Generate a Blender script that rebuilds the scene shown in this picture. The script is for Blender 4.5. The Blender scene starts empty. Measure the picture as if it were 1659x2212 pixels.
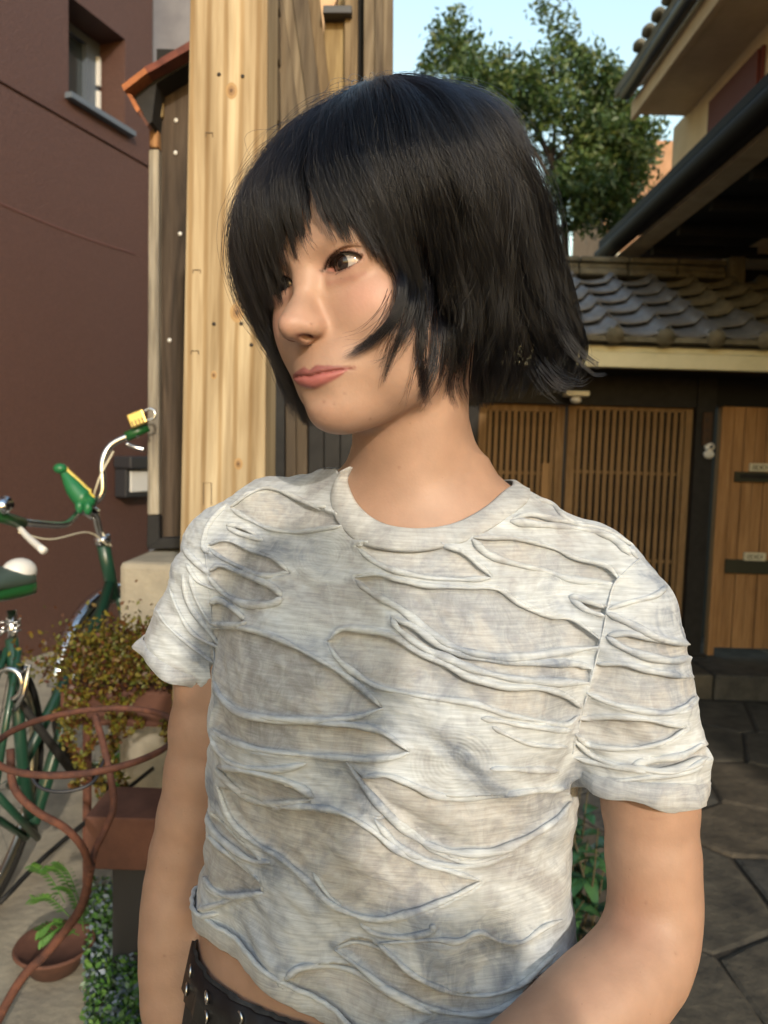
# Portrait beside a pine post in an alley.
import bpy, bmesh, math, random, time
import numpy as np
from mathutils import Vector, Matrix, noise
from mathutils.bvhtree import BVHTree
T0 = time.time()
random.seed(7); rng = np.random.default_rng(7)
PI = math.pi; R = math.radians
S = bpy.context.scene
COL = S.collection

# ------------------------------------------------------------------ camera, sky, sun, exposure
FPX, CX, CY = 1662.0, 829.5, 1106.0          # focal length and centre, in pixels of a 1659 x 2212 frame
CAMH, PITCH, ROLL = 1.40, R(4.3), R(1.7)
fw = np.array([0, math.cos(PITCH), -math.sin(PITCH)])
r0 = np.array([1.0, 0, 0]); u0 = np.array([0, math.sin(PITCH), math.cos(PITCH)])
rt = math.cos(ROLL) * r0 + math.sin(ROLL) * u0
up = math.cos(ROLL) * u0 - math.sin(ROLL) * r0
CP = np.array([0, 0, CAMH])
cam = bpy.data.cameras.new('camera'); co = bpy.data.objects.new('camera', cam); COL.objects.link(co)
co.matrix_world = Matrix(((rt[0], up[0], -fw[0], CP[0]), (rt[1], up[1], -fw[1], CP[1]), (rt[2], up[2], -fw[2], CP[2]), (0, 0, 0, 1)))
cam.sensor_fit = 'VERTICAL'; cam.sensor_height = 36.0; cam.lens = 36.0 * FPX / 2212.0
cam.clip_start = 0.05; cam.clip_end = 400
cam.dof.use_dof = True; cam.dof.focus_distance = 0.60; cam.dof.aperture_fstop = 9.5
S.camera = co
SUN_EL, SUN_AZ = R(22), R(16)                 # sun behind the photographer, a little to the right
sun_dir = np.array([math.sin(SUN_AZ) * math.cos(SUN_EL), -math.cos(SUN_AZ) * math.cos(SUN_EL), math.sin(SUN_EL)])
W_ = bpy.data.worlds.new('World'); S.world = W_; W_.use_nodes = True
nt = W_.node_tree; nt.nodes.clear()
sky = nt.nodes.new('ShaderNodeTexSky'); sky.sky_type = 'NISHITA'; sky.sun_disc = False
sky.sun_elevation = SUN_EL; sky.sun_rotation = math.atan2(sun_dir[0], sun_dir[1])
sky.air_density = 2.0; sky.dust_density = 1.4; sky.ozone_density = 1.5
bg = nt.nodes.new('ShaderNodeBackground'); bg.inputs['Strength'].default_value = 0.15
wo = nt.nodes.new('ShaderNodeOutputWorld')
nt.links.new(sky.outputs[0], bg.inputs[0]); nt.links.new(bg.outputs[0], wo.inputs[0])
sl = bpy.data.lights.new('sun', 'SUN'); sl.energy = 1.4; sl.angle = R(1.2); sl.color = (1.0, 0.88, 0.73)
so = bpy.data.objects.new('sun', sl); COL.objects.link(so)
so.rotation_euler = Vector(tuple(-sun_dir)).to_track_quat('-Z', 'Y').to_euler()
S.view_settings.view_transform = 'Standard'; S.view_settings.look = 'None'
S.view_settings.gamma = 1; S.view_settings.use_curve_mapping = False
S.view_settings.exposure = 1.12

# ------------------------------------------------------------------ helpers
def ray(u, v):
    return fw + rt * ((u - CX) / FPX) - up * ((v - CY) / FPX)
def W(u, v, d):                                # frame position at depth d along the axis -> world point
    return CP + ray(u, v) * d
def WY(u, v, y):                               # on the vertical plane y = const
    r = ray(u, v); return CP + r * (y / r[1])
def WX(u, v, x):
    r = ray(u, v); return CP + r * (x / r[0])
def WG(u, v, z=0.0):                           # on the level z
    r = ray(u, v); return CP + r * ((z - CAMH) / r[2])
def proj(P):
    q = np.asarray(P) - CP; d = q @ fw
    return CX + FPX * (q @ rt) / d, CY - FPX * (q @ up) / d, d

def mat(name, col, rough=0.7, metal=0.0, var=0.0, vscale=8.0, col2=None, bump=0.0, bscale=60.0, sss=0.0, spec=0.5, stretch=(1, 1, 1), trans=0.0, detail=6.0, ramp=(0.35, 0.65), bdist=0.002, coat=0.0):
    m = bpy.data.materials.new(name); m.use_nodes = True
    n = m.node_tree.nodes; l = m.node_tree.links; b = n['Principled BSDF']
    b.inputs['Base Color'].default_value = (*col, 1); b.inputs['Roughness'].default_value = rough
    b.inputs['Metallic'].default_value = metal; b.inputs['Specular IOR Level'].default_value = spec
    b.inputs['Coat Weight'].default_value = coat
    if trans: b.inputs['Transmission Weight'].default_value = trans
    tc = n.new('ShaderNodeTexCoord'); mp = n.new('ShaderNodeMapping'); mp.inputs['Scale'].default_value = stretch
    l.new(tc.outputs['Object'], mp.inputs['Vector'])
    if col2 is not None:
        nz = n.new('ShaderNodeTexNoise'); nz.inputs['Scale'].default_value = vscale; nz.inputs['Detail'].default_value = detail
        nz.inputs['Roughness'].default_value = 0.65
        l.new(mp.outputs[0], nz.inputs['Vector'])
        cr = n.new('ShaderNodeValToRGB'); cr.color_ramp.elements[0].position = ramp[0]; cr.color_ramp.elements[1].position = ramp[1]
        cr.color_ramp.elements[0].color = (*col, 1); cr.color_ramp.elements[1].color = (*col2, 1)
        l.new(nz.outputs['Fac'], cr.inputs['Fac']); l.new(cr.outputs[0], b.inputs['Base Color'])
    if bump:
        nb = n.new('ShaderNodeTexNoise'); nb.inputs['Scale'].default_value = bscale; nb.inputs['Detail'].default_value = 8
        l.new(mp.outputs[0], nb.inputs['Vector'])
        bp = n.new('ShaderNodeBump'); bp.inputs['Strength'].default_value = bump; bp.inputs['Distance'].default_value = bdist
        l.new(nb.outputs['Fac'], bp.inputs['Height']); l.new(bp.outputs[0], b.inputs['Normal'])
    return m

def mesh(name, verts, faces, m, parent=None, smooth=False):
    me = bpy.data.meshes.new(name)
    if isinstance(verts, np.ndarray) and isinstance(faces, np.ndarray):
        k = faces.shape[1]
        me.vertices.add(len(verts)); me.vertices.foreach_set('co', verts.astype(np.float32).ravel())
        me.loops.add(faces.size); me.loops.foreach_set('vertex_index', faces.astype(np.int32).ravel())
        me.polygons.add(len(faces)); me.polygons.foreach_set('loop_start', np.arange(0, faces.size, k, dtype=np.int32))
        me.update(calc_edges=True)
    else:
        me.from_pydata([tuple(v) for v in verts], [], faces); me.update()
    if smooth: me.polygons.foreach_set('use_smooth', [True] * len(me.polygons))
    if m is not None:
        for mm in (m if isinstance(m, (list, tuple)) else [m]): me.materials.append(mm)
    o = bpy.data.objects.new(name, me); COL.objects.link(o)
    if parent is not None: o.parent = parent
    return o
def tag(o, label=None, cat=None, group=None, kind=None):
    if label: o['label'] = label
    if cat: o['category'] = cat
    if group: o['group'] = group
    if kind: o['kind'] = kind
    return o
def thing(name, label, cat, loc=(0, 0, 0), group=None):
    o = bpy.data.objects.new(name, None); COL.objects.link(o); o.empty_display_size = 0.05
    return tag(o, label, cat, group)           # parents stay at the origin of the place; parts carry world coordinates

class MB:                                       # collects shapes for ONE part
    def __init__(s): s.v = []; s.f = []
    def add(s, v, f):
        b = len(s.v); s.v += [tuple(map(float, x)) for x in v]; s.f += [tuple(b + i for i in q) for q in f]; return s
    def hexa(s, p):                             # 8 points: bottom ring 0-3, top ring 4-7
        return s.add(p, [(3, 2, 1, 0), (4, 5, 6, 7), (0, 1, 5, 4), (1, 2, 6, 5), (2, 3, 7, 6), (3, 0, 4, 7)])
    def box(s, a, b):
        x0, y0, z0 = a; x1, y1, z1 = b
        return s.hexa([(x0, y0, z0), (x1, y0, z0), (x1, y1, z0), (x0, y1, z0), (x0, y0, z1), (x1, y0, z1), (x1, y1, z1), (x0, y1, z1)])
    def beam(s, p, q, w, h, side=None):         # box from p to q, w across, h the other way
        p = np.array(p, float); q = np.array(q, float); d = q - p; d /= np.linalg.norm(d)
        sd = np.array(side if side is not None else ((0, 0, 1) if abs(d[2]) < 0.9 else (1, 0, 0)), float)
        a = np.cross(d, sd); a /= np.linalg.norm(a); b = np.cross(a, d)
        a = a * w / 2; b = b * h / 2
        return s.hexa([p - a - b, p + a - b, p + a + b, p - a + b, q - a - b, q + a - b, q + a + b, q - a + b])
    def tube(s, pts, r, n=10, closed=False, cap=True):
        P = np.array(pts, float); m = len(P); rr = np.full(m, r, float) if np.isscalar(r) else np.array(r, float)
        T = np.roll(P, -1, 0) - np.roll(P, 1, 0) if closed else np.gradient(P, axis=0)
        T /= np.linalg.norm(T, axis=1)[:, None] + 1e-12
        a = np.cross(T[0], (0, 0, 1)); 
        if np.linalg.norm(a) < 1e-3: a = np.cross(T[0], (1, 0, 0))
        a /= np.linalg.norm(a); V = []
        for i in range(m):
            a = a - T[i] * (a @ T[i]); a /= np.linalg.norm(a) + 1e-12; b = np.cross(T[i], a)
            for k in range(n):
                t = 2 * PI * k / n; V.append(P[i] + rr[i] * (a * math.cos(t) + b * math.sin(t)))
        F = []
        for i in range(m if closed else m - 1):
            j = (i + 1) % m
            for k in range(n): F.append((i * n + k, i * n + (k + 1) % n, j * n + (k + 1) % n, j * n + k))
        if cap and not closed: F += [tuple(range(n - 1, -1, -1)), tuple((m - 1) * n + k for k in range(n))]
        return s.add(V, F)
    def ball(s, c, r, nu=14, nv=9, M=None):
        V = []; F = []; r = (r, r, r) if np.isscalar(r) else r
        for i in range(nv + 1):
            th = PI * i / nv
            for k in range(nu):
                ph = 2 * PI * k / nu; q = np.array([r[0] * math.sin(th) * math.cos(ph), r[1] * math.sin(th) * math.sin(ph), r[2] * math.cos(th)])
                if M is not None: q = M @ q
                V.append(np.array(c) + q)
        for i in range(nv):
            for k in range(nu): F.append((i * nu + k, i * nu + (k + 1) % nu, (i + 1) * nu + (k + 1) % nu, (i + 1) * nu + k)[::-1])
        return s.add(V, F)
    def build(s, name, m, parent=None, smooth=False, bevel=0.0):
        o = mesh(name, s.v, s.f, m, parent, smooth)
        if bevel:
            b = o.modifiers.new('bevel', 'BEVEL'); b.width = bevel; b.segments = 2; b.limit_method = 'ANGLE'
        return o
def spline(pts, n):                             # Catmull-Rom through pts, n samples
    P = np.array(pts, float); m = len(P)
    if m < 3: return P[0] + (P[-1] - P[0]) * np.linspace(0, 1, n)[:, None]
    Q = np.vstack([2 * P[0] - P[1], P, 2 * P[-1] - P[-2]])
    t = np.linspace(0, m - 1 - 1e-9, n); i = t.astype(int); f = (t - i)[:, None]
    a, b, c, d = Q[i], Q[i + 1], Q[i + 2], Q[i + 3]
    return 0.5 * (2 * b + (c - a) * f + (2 * a - 5 * b + 4 * c - d) * f ** 2 + (3 * b - a - 3 * c + d) * f ** 3)
# ================================================================== THE PLACE
m_conc = mat('concrete', (.20, .18, .145), .9, col2=(.36, .325, .25), vscale=6, bump=.6, bscale=45, ramp=(.3, .7), bdist=.006)
m_maroon = mat('maroon_render', (.050, .020, .014), .6, col2=(.092, .042, .032), vscale=60, ramp=(.2, .8), bump=1.0, bscale=110, bdist=.006, spec=.7)
m_blue_c = mat('grey_render', (.13, .13, .15), .85, col2=(.17, .17, .19), vscale=5, bump=.4, bscale=90)
m_stone = [mat('dark_stone', c1, .82, col2=c2, vscale=7, bump=.8, bscale=30, bdist=.008) for c1, c2 in (((.034, .031, .026), (.095, .084, .064)), ((.045, .038, .028), (.11, .09, .064)), ((.030, .030, .028), (.080, .076, .066)))]
m_dirt = mat('earth', (.020, .017, .013), .95, col2=(.045, .036, .026), vscale=20, bump=.8, bscale=60)
def woodmat(name, c1, c2, sc=22, rough=.75, stretch=(1, 1, .06), bump=.35, knots=False, contrast=(.38, .62), dist=1.2):
    m = bpy.data.materials.new(name); m.use_nodes = True; n = m.node_tree.nodes; l = m.node_tree.links; b = n['Principled BSDF']
    b.inputs['Roughness'].default_value = rough; b.inputs['Specular IOR Level'].default_value = .3
    tc = n.new('ShaderNodeTexCoord'); mp = n.new('ShaderNodeMapping'); mp.inputs['Scale'].default_value = stretch; l.new(tc.outputs['Object'], mp.inputs[0])
    a = n.new('ShaderNodeTexNoise'); a.inputs['Scale'].default_value = sc; a.inputs['Detail'].default_value = 5; a.inputs['Distortion'].default_value = dist; l.new(mp.outputs[0], a.inputs[0])
    w = n.new('ShaderNodeTexNoise'); w.inputs['Scale'].default_value = sc * 7; w.inputs['Detail'].default_value = 3; l.new(mp.outputs[0], w.inputs[0])
    r_ = n.new('ShaderNodeValToRGB'); e = r_.color_ramp.elements; e[0].position = contrast[0]; e[1].position = contrast[1]; e[0].color = (*c1, 1); e[1].color = (*c2, 1)
    l.new(a.outputs[0], r_.inputs[0]); x = n.new('ShaderNodeMix'); x.data_type = 'RGBA'; x.blend_type = 'MULTIPLY'; x.inputs[0].default_value = .6
    r2 = n.new('ShaderNodeValToRGB'); e = r2.color_ramp.elements; e[0].position = .35; e[1].position = .6; e[0].color = (.72, .66, .58, 1); e[1].color = (1, 1, 1, 1); l.new(w.outputs[0], r2.inputs[0])
    l.new(r_.outputs[0], x.inputs[6]); l.new(r2.outputs[0], x.inputs[7]); out = x.outputs[2]
    if knots:
        # growth lines that bend round the heart of the log
        wv = n.new('ShaderNodeTexWave'); wv.wave_type = 'BANDS'; wv.bands_direction = 'X'; wv.inputs['Scale'].default_value = 9.0; wv.inputs['Distortion'].default_value = 3.2; wv.inputs['Detail'].default_value = 2; wv.inputs['Detail Scale'].default_value = .7
        mp2 = n.new('ShaderNodeMapping'); mp2.inputs['Scale'].default_value = (1, 1, .11); l.new(tc.outputs['Object'], mp2.inputs[0]); l.new(mp2.outputs[0], wv.inputs[0])
        r3 = n.new('ShaderNodeValToRGB'); e = r3.color_ramp.elements; e[0].position = .0; e[1].position = .35; e[0].color = (.62, .50, .34, 1); e[1].color = (1, 1, 1, 1); l.new(wv.outputs[0], r3.inputs[0])
        y = n.new('ShaderNodeMix'); y.data_type = 'RGBA'; y.blend_type = 'MULTIPLY'; y.inputs[0].default_value = .75; l.new(out, y.inputs[6]); l.new(r3.outputs[0], y.inputs[7]); out = y.outputs[2]
    l.new(out, b.inputs['Base Color'])
    bp = n.new('ShaderNodeBump'); bp.inputs['Strength'].default_value = bump; bp.inputs['Distance'].default_value = .003; l.new(w.outputs[0], bp.inputs['Height']); l.new(bp.outputs[0], b.inputs['Normal'])
    return m
m_pine = woodmat('fresh_pine', (.25, .185, .105), (.52, .43, .285), 16, knots=True, contrast=(.3, .7))
m_oldwood = woodmat('weathered_plank', (.022, .015, .010), (.075, .055, .040), 26, contrast=(.35, .68))
m_greywood = woodmat('grey_batten', (.16, .145, .12), (.34, .31, .25), 30)
m_planks = [woodmat('fence_board', a, b, 24) for a, b in (((.11, .078, .043), (.21, .16, .095)), ((.060, .046, .032), (.135, .108, .074)), ((.17, .12, .056), (.29, .22, .11)), ((.11, .086, .058), (.20, .165, .115)))]
m_lat = woodmat('lattice_cedar', (.17, .105, .050), (.28, .18, .09), 30, stretch=(1, 1, .08), contrast=(.3, .7))
m_cedar = woodmat('cedar_boards', (.27, .145, .062), (.42, .24, .11), 18, contrast=(.3, .7))
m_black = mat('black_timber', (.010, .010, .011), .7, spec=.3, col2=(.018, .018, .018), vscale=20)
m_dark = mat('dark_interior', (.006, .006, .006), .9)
m_rust = mat('rusty_iron', (.050, .020, .015), .85, col2=(.13, .048, .028), vscale=30, bump=.7, bscale=140, ramp=(.35, .65))
m_rustflake = mat('rusted_sheet', (.17, .055, .022), .85, col2=(.36, .13, .045), vscale=14, bump=.6, bscale=90)
m_cream = mat('cream_stucco', (.62, .47, .29), .9, col2=(.70, .55, .35), vscale=4, bump=.3, bscale=120)
m_soff = mat('soffit_board', (.50, .38, .24), .8, col2=(.60, .46, .30), vscale=5)
m_gut = mat('dark_gutter', (.020, .021, .026), .45)
m_maroonsh = mat('maroon_shutter', (.13, .03, .028), .6)
m_tile = mat('roof_tile', (.085, .090, .100), .34, col2=(.17, .178, .19), vscale=14, bump=.4, bscale=50, ramp=(.3, .75))
m_tileold = mat('mossy_tile', (.085, .078, .054), .8, col2=(.17, .155, .11), vscale=11, bump=.6, bscale=50)
m_fascia = mat('fascia_board', (.58, .55, .36), .7, col2=(.68, .64, .44), vscale=6)
m_white = mat('white_enamel', (.62, .62, .60), .35)
m_chrome = mat('chrome', (.62, .64, .68), .16, 1.0, bump=.05)
m_green = mat('bike_green', (.010, .045, .028), .35, coat=.4)
m_tyre = mat('tyre', (.012, .012, .012), .8)
m_rim = mat('alloy_rim', (.52, .50, .42), .3, 1.0)
m_brass = mat('brass', (.62, .45, .16), .32, 1.0)
m_glass = mat('window_glass', (.035, .045, .05), .12, spec=.7)
m_frame = mat('blue_grey_frame', (.10, .125, .16), .5)
m_plasticg = mat('green_plastic', (.012, .13, .045), .4)
m_plasticy = mat('yellow_plastic', (.55, .42, .04), .5)
m_saddle = mat('saddle_grey_green', (.045, .07, .06), .5)
m_saddlel = mat('saddle_green', (.012, .075, .02), .35)

def struct(o): o['kind'] = 'structure'; return o
# ground
g = MB(); g.box((-40, -20, -.30), (40, 60, -.05)); struct(g.build('ground', m_dirt))
terr = MB(); terr.box((-9, -4, -.04), (-.42, 9, .16)); tr_ = struct(terr.build('terrace', m_conc, bevel=.01))
# ---- irregular stone paving
struct_p = struct(MB().box((-.40, -3, -.045), (6, 12, -.012)).build('pavement', m_dirt))
rp = random.Random(11)
seeds = []
while len(seeds) < 135:
    p = (rp.uniform(-.5, 4.2), rp.uniform(.9, 6.2))
    if all((p[0] - a) ** 2 + (p[1] - b) ** 2 > .30 ** 2 for a, b in seeds): seeds.append(p)
    elif rp.random() < .002: break
def clip(poly, n, c):
    out = []
    for i in range(len(poly)):
        a, b = poly[i], poly[(i + 1) % len(poly)]; da, db = a[0] * n[0] + a[1] * n[1] - c, b[0] * n[0] + b[1] * n[1] - c
        if da <= 0: out.append(a)
        if (da < 0) != (db < 0): t = da / (da - db); out.append((a[0] + t * (b[0] - a[0]), a[1] + t * (b[1] - a[1])))
    return out
for s_ in seeds:
    if s_[1] > 4.35: continue
    poly = [(-.38, .7), (4.4, .7), (4.4, 4.52), (-.38, 4.52)]
    for o in seeds:
        if o == s_ or (o[0] - s_[0]) ** 2 + (o[1] - s_[1]) ** 2 > 2.2: continue
        n_ = (o[0] - s_[0], o[1] - s_[1]); L = math.hypot(*n_); n_ = (n_[0] / L, n_[1] / L); m_ = ((o[0] + s_[0]) / 2, (o[1] + s_[1]) / 2)
        poly = clip(poly, n_, n_[0] * m_[0] + n_[1] * m_[1] - rp.uniform(.006, .014))
        if len(poly) < 3: break
    if len(poly) < 3: continue
    h = rp.uniform(-.004, .006); tx, ty = rp.uniform(-.012, .012), rp.uniform(-.012, .012)
    pts = []
    for i in range(len(poly)):                  # uneven edges
        a, b = poly[i], poly[(i + 1) % len(poly)]; pts.append(a); L = math.hypot(a[0] - b[0], a[1] - b[1])
        if L > .14:
            j = rp.uniform(-.012, .004); pts.append(((a[0] + b[0]) / 2 + j * (b[1] - a[1]) / L * -1, (a[1] + b[1]) / 2 + j * (b[0] - a[0]) / L))
    k = len(pts); cx_ = sum(p[0] for p in pts) / k; cy_ = sum(p[1] for p in pts) / k
    def zz(x, y): return h + tx * (x - cx_) + ty * (y - cy_)
    V = [(x, y, -.03) for x, y in pts] + [(x, y, zz(x, y) - .006) for x, y in pts] + [(x + (cx_ - x) * .05, y + (cy_ - y) * .05, zz(x, y)) for x, y in pts]
    F_ = [(i, (i + 1) % k, k + (i + 1) % k, k + i) for i in range(k)] + [(k + i, k + (i + 1) % k, 2 * k + (i + 1) % k, 2 * k + i) for i in range(k)] + [tuple(range(2 * k, 3 * k))]
    mesh('paving_stone', V, F_, m_stone[rp.randrange(3)], struct_p)
# two low steps before the gate
for y0, y1, z0, z1 in ((4.52, 5.35, -.03, .14),):
    pts_x = np.linspace(-.38, 4.4, 9)
    for i in range(8):
        MB().box((pts_x[i] + .006, y0 + rp.uniform(-.01, .01), z0), (pts_x[i + 1] - .006, y1, z1 + rp.uniform(-.004, .004))).build('step_stone', m_stone[(i * 2) % 3], struct_p, bevel=.012)

# ---- maroon rendered building on the left, receding to the right
B0 = WG(78, 1418, .16); dW = np.array([.36, 1.0, 0]); dW /= np.linalg.norm(dW); nW = np.array([dW[1], -dW[0], 0])     # nW points to the street
def onwall(u, v, off=0.0):
    r = ray(u, v); t = ((B0 + nW * off - CP) @ nW) / (r @ nW); return CP + r * t
def wc(P): q = P - B0; return q @ dW, q[2]
def wp(s, z, off=0.0): return B0 + dW * s + np.array([0, 0, z]) + nW * off
end_s = wc(onwall(329, 120))[0]
w0 = wc(onwall(148, 120)); w1 = wc(onwall(270, 200)); sill = wc(onwall(148, 203)); top = wc(onwall(160, 0))
zs0 = wc(onwall(148, 203))[1]; zt1 = wc(onwall(270, 85))[1]; s0, s1 = w0[0], w1[0]
bld = thing('rendered_building', 'maroon rendered building with one small window high up', 'building')
def wbox(s_a, s_b, z_a, z_b, o_a, o_b):
    return [wp(s_a, z_a, o_b), wp(s_b, z_a, o_b), wp(s_b, z_a, o_a), wp(s_a, z_a, o_a), wp(s_a, z_b, o_b), wp(s_b, z_b, o_b), wp(s_b, z_b, o_a), wp(s_a, z_b, o_a)]
wl = MB(); gz = wc(onwall(0, 178))[1]
for a in ((-9, s0, -.3, 9), (s1, end_s, -.3, 9), (s0, s1, -.3, zs0), (s0, s1, zt1, 9)):
    z0_, z1_ = a[2], a[3]
    if z0_ < gz < z1_:
        wl.hexa(wbox(a[0], a[1], z0_, gz - .010, -.28, 0)); wl.hexa(wbox(a[0], a[1], gz - .010, gz + .010, -.28, -.014)); wl.hexa(wbox(a[0], a[1], gz + .010, z1_, -.28, 0))
    else: wl.hexa(wbox(a[0], a[1], z0_, z1_, -.28, 0))
wl.build('wall', m_maroon, bld)
win = MB(); fr_ = .055
for a in ((s0, s0 + fr_, zs0, zt1), (s1 - fr_ * 2.2, s1, zs0, zt1), (s0 + fr_, s1 - fr_ * 2.2, zs0, zs0 + fr_), (s0 + fr_, s1 - fr_ * 2.2, zt1 - fr_, zt1)): win.hexa(wbox(a[0], a[1], a[2], a[3], -.27, -.20))
wo_ = win.build('window_frame', m_frame, bld)
MB().hexa(wbox(s0 + fr_, s1 - fr_ * 2.2, zs0 + fr_, zt1 - fr_, -.245, -.235)).build('pane', m_glass, wo_)
for zf in (.28, .66):
    zc_ = zs0 + (zt1 - zs0) * zf; MB().hexa(wbox(s1 - fr_ * .75, s1 - fr_ * .25, zc_ - .09, zc_ + .09, -.20, -.175)).build('hinge', m_white, wo_, bevel=.004)
MB().hexa(wbox(s0 - .03, s1 + .05, zs0 - .035, zs0 - .003, -.20, .05)).build('window_sill', m_frame, bld)
# hairline crack that was filled once, and small blisters in the render
MB().tube(spline([onwall(0, 440, .0), onwall(90, 478, .0), onwall(200, 520, .0), onwall(292, 549, .0)], 20), .006, 6).build('filled_crack', mat('filler', (.11, .05, .045), .9), bld)
# grey building edge behind it
gb = thing('concrete_building', 'pale grey concrete building behind the maroon one', 'building')
pA = onwall(329, 120); yc_ = pA[1] + .35; MB().box((pA[0] - .3, yc_, -.2), (WY(572, 100, yc_)[0], yc_ + 1.2, 9)).build('wall', m_blue_c, gb)
# letter box / meter on the wall
bx = thing('meter_box', 'small dark box with a pale front and hooded top on the maroon wall', 'box')
a = wc(onwall(246, 1000)); b = wc(onwall(302, 1000)); zt_ = wc(onwall(275, 985))[1]; zm_ = wc(onwall(275, 1012))[1]; zb_ = wc(onwall(275, 1072))[1]
MB().hexa(wbox(a[0], b[0], zb_, zm_, .004, .10)).build('case', m_gut, bx, bevel=.008)
MB().hexa(wbox(a[0] + .03, b[0] - .03, zb_ + .035, zm_ - .012, .101, .112)).build('front_plate', m_white, bx, bevel=.006)
MB().hexa(wbox(a[0] - .015, b[0] + .015, zm_ + .002, zt_, .004, .15)).build('hood', m_gut, bx, bevel=.012)

# ---- the big pine post
post = thing('timber_post', 'thick fresh pine post with visible grain, staples and nail holes', 'post')
yP = 1.62
def colx(pts, y0, y1, name, m, par, bevel=.004, back=None):      # upright from frame corners on plane y0, depth to y1
    f = [WY(u, v, y0) for u, v in pts]; b_ = [p + np.array([0, y1 - y0, 0]) for p in f]
    return MB().hexa([f[0], f[1], b_[1], b_[0], f[3], f[2], b_[2], b_[3]]).build(name, m, par, bevel=bevel)
# corners: bottom-left, bottom-right, top-right, top-left
pc = colx([(384, 1420), (571, 1420), (579, -160), (413, -160)], yP, yP + .15, 'post_shaft', m_pine, post, bevel=.004)
f0 = WY(384, 1420, yP); f1 = WY(571, 1420, yP)
MB().box((f0[0] - .012, yP + .002, .16), (f1[0] - .012, yP + .15, f0[2] - .002)).build('post_foot', m_pine, post, bevel=.004)
m_hole = mat('nail', (.02, .014, .010), .7)
for u, v in ((473, 161), (524, 165), (462, 700), (521, 699), (466, 1148), (508, 1165), (543, 745)):
    p = WY(u, v, yP); MB().ball(p, (.0042, .003, .0042), 10, 6).build('nail_head', m_hole, post, True)
for u, v, w_, h_ in ((452, 287, 15, 8), (425, 583, 16, 7), (421, 758, 16, 7), (448, 1043, 17, 48)):
    a = WY(u - w_ / 2, v, yP - .0006); b = WY(u + w_ / 2, v, yP - .0006); c = WY(u + w_ / 2, v + h_, yP - .0006); d_ = WY(u - w_ / 2, v + h_, yP - .0006)
    MB().tube([d_, a, b, c], .0011, 6).build('staple', mat('staple', (.10, .07, .04), .6), post)
for u, v, r_ in ((500, 196, .017), (512, 675, .021), (462, 810, .009), (515, 1002, .013), (545, 470, .007)):
    p = WY(u, v, yP)
    for q_, rr in enumerate((1.0, .62, .3)):
        MB().ball(p + np.array([0, .0015 * (1 - q_ * .0), 0]), (r_ * rr, .0022 + .0006 * q_, r_ * rr * 1.35), 18, 8).build('knot', mat('knot', [(.33, .21, .09), (.24, .14, .06), (.10, .055, .025)][q_], .7), post, True)

# ---- little shed at the left of the post, on a concrete plinth
shed = thing('wooden_shed', 'narrow old shed with dark planks and a rusty sheet roof', 'shed')
yS = 2.7
colx([(338, 1168), (408, 1168), (424, 90), (345, 150)], yS, yS + .04, 'plank', m_oldwood, shed)
colx([(318, 1112), (343, 1112), (343, 322), (321, 322)], yS - .03, yS + .05, 'batten', m_greywood, shed)
colx([(322, 318), (342, 318), (341, 275), (322, 275)], yS - .03, yS + .05, 'batten', woodmat('raw_wood', (.22, .11, .045), (.36, .2, .09)), shed)
colx([(326, 260), (351, 252), (352, 184), (327, 190)], yS - .02, yS + .05, 'corner_block', m_planks[2], shed)
colx([(316, 1182), (344, 1182), (344, 1114), (318, 1114)], yS - .04, yS + .05, 'base_post', m_black, shed)
colx([(314, 1187), (412, 1184), (412, 1160), (344, 1163)], yS - .05, yS + .03, 'base_sill', m_black, shed)
a0 = WY(340, 1168, yS + .045); a1 = WY(560, 120, yS + .045); MB().box((a0[0] - .02, yS + .06, a0[2]), (a1[0] + .3, yS + .75, a1[2] + .02)).build('dark_wall', m_dark, shed)
def prism(pts, y0, y1, name, m, par):
    f = [WY(u, v, y0) for u, v in pts]; k = len(f); V = f + [p + np.array([0, y1 - y0, 0]) for p in f]
    return mesh(name, V, [tuple(range(k))[::-1], tuple(range(k, 2 * k))] + [(i, (i + 1) % k, k + (i + 1) % k, k + i) for i in range(k)], m, par)
prism([(262, 184), (312, 146), (318, 157), (268, 196)], yS - .16, yS + .5, 'roof_sheet', m_rustflake, shed)
prism([(310, 145), (345, 128), (351, 140), (318, 158)], yS - .155, yS + .5, 'roof_sheet', mat('dark_rust', (.10, .028, .02), .85, col2=(.17, .05, .03), vscale=20), shed)
prism([(344, 127), (420, 82), (426, 97), (350, 140)], yS - .16, yS + .5, 'roof_sheet', mat('dark_rust', (.085, .024, .018), .85, col2=(.15, .045, .03), vscale=20), shed)
prism([(270, 194), (320, 160), (420, 102), (420, 130), (338, 180), (328, 262), (322, 268)], yS - .10, yS + .3, 'eave_board', m_black, shed)
prism([(272, 200), (284, 204), (302, 236), (296, 243)], yS - .14, yS - .102, 'barge_strip', m_rustflake, shed)
prism([(297, 240), (303, 240), (321, 266), (318, 274)], yS - .14, yS - .102, 'barge_strip', m_rust, shed)
for u, v in ((380, 260), (389, 505), (366, 735), (379, 330)): MB().ball(WY(u, v, yS - .002), (.007, .004, .007), 10, 6).build('nail_head', m_white, shed, True)
pz = WY(360, 1187, yS)[2]
pl = thing('plinth', 'rough pale concrete plinth under the old shed', 'plinth')
xL = WY(256, 1180, yS - .3)[0]; MB().box((xL, yS - .30, .15), (WY(700, 1200, yS)[0], yS + .9, pz - .004)).build('block', m_conc, pl, bevel=.02)

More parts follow.
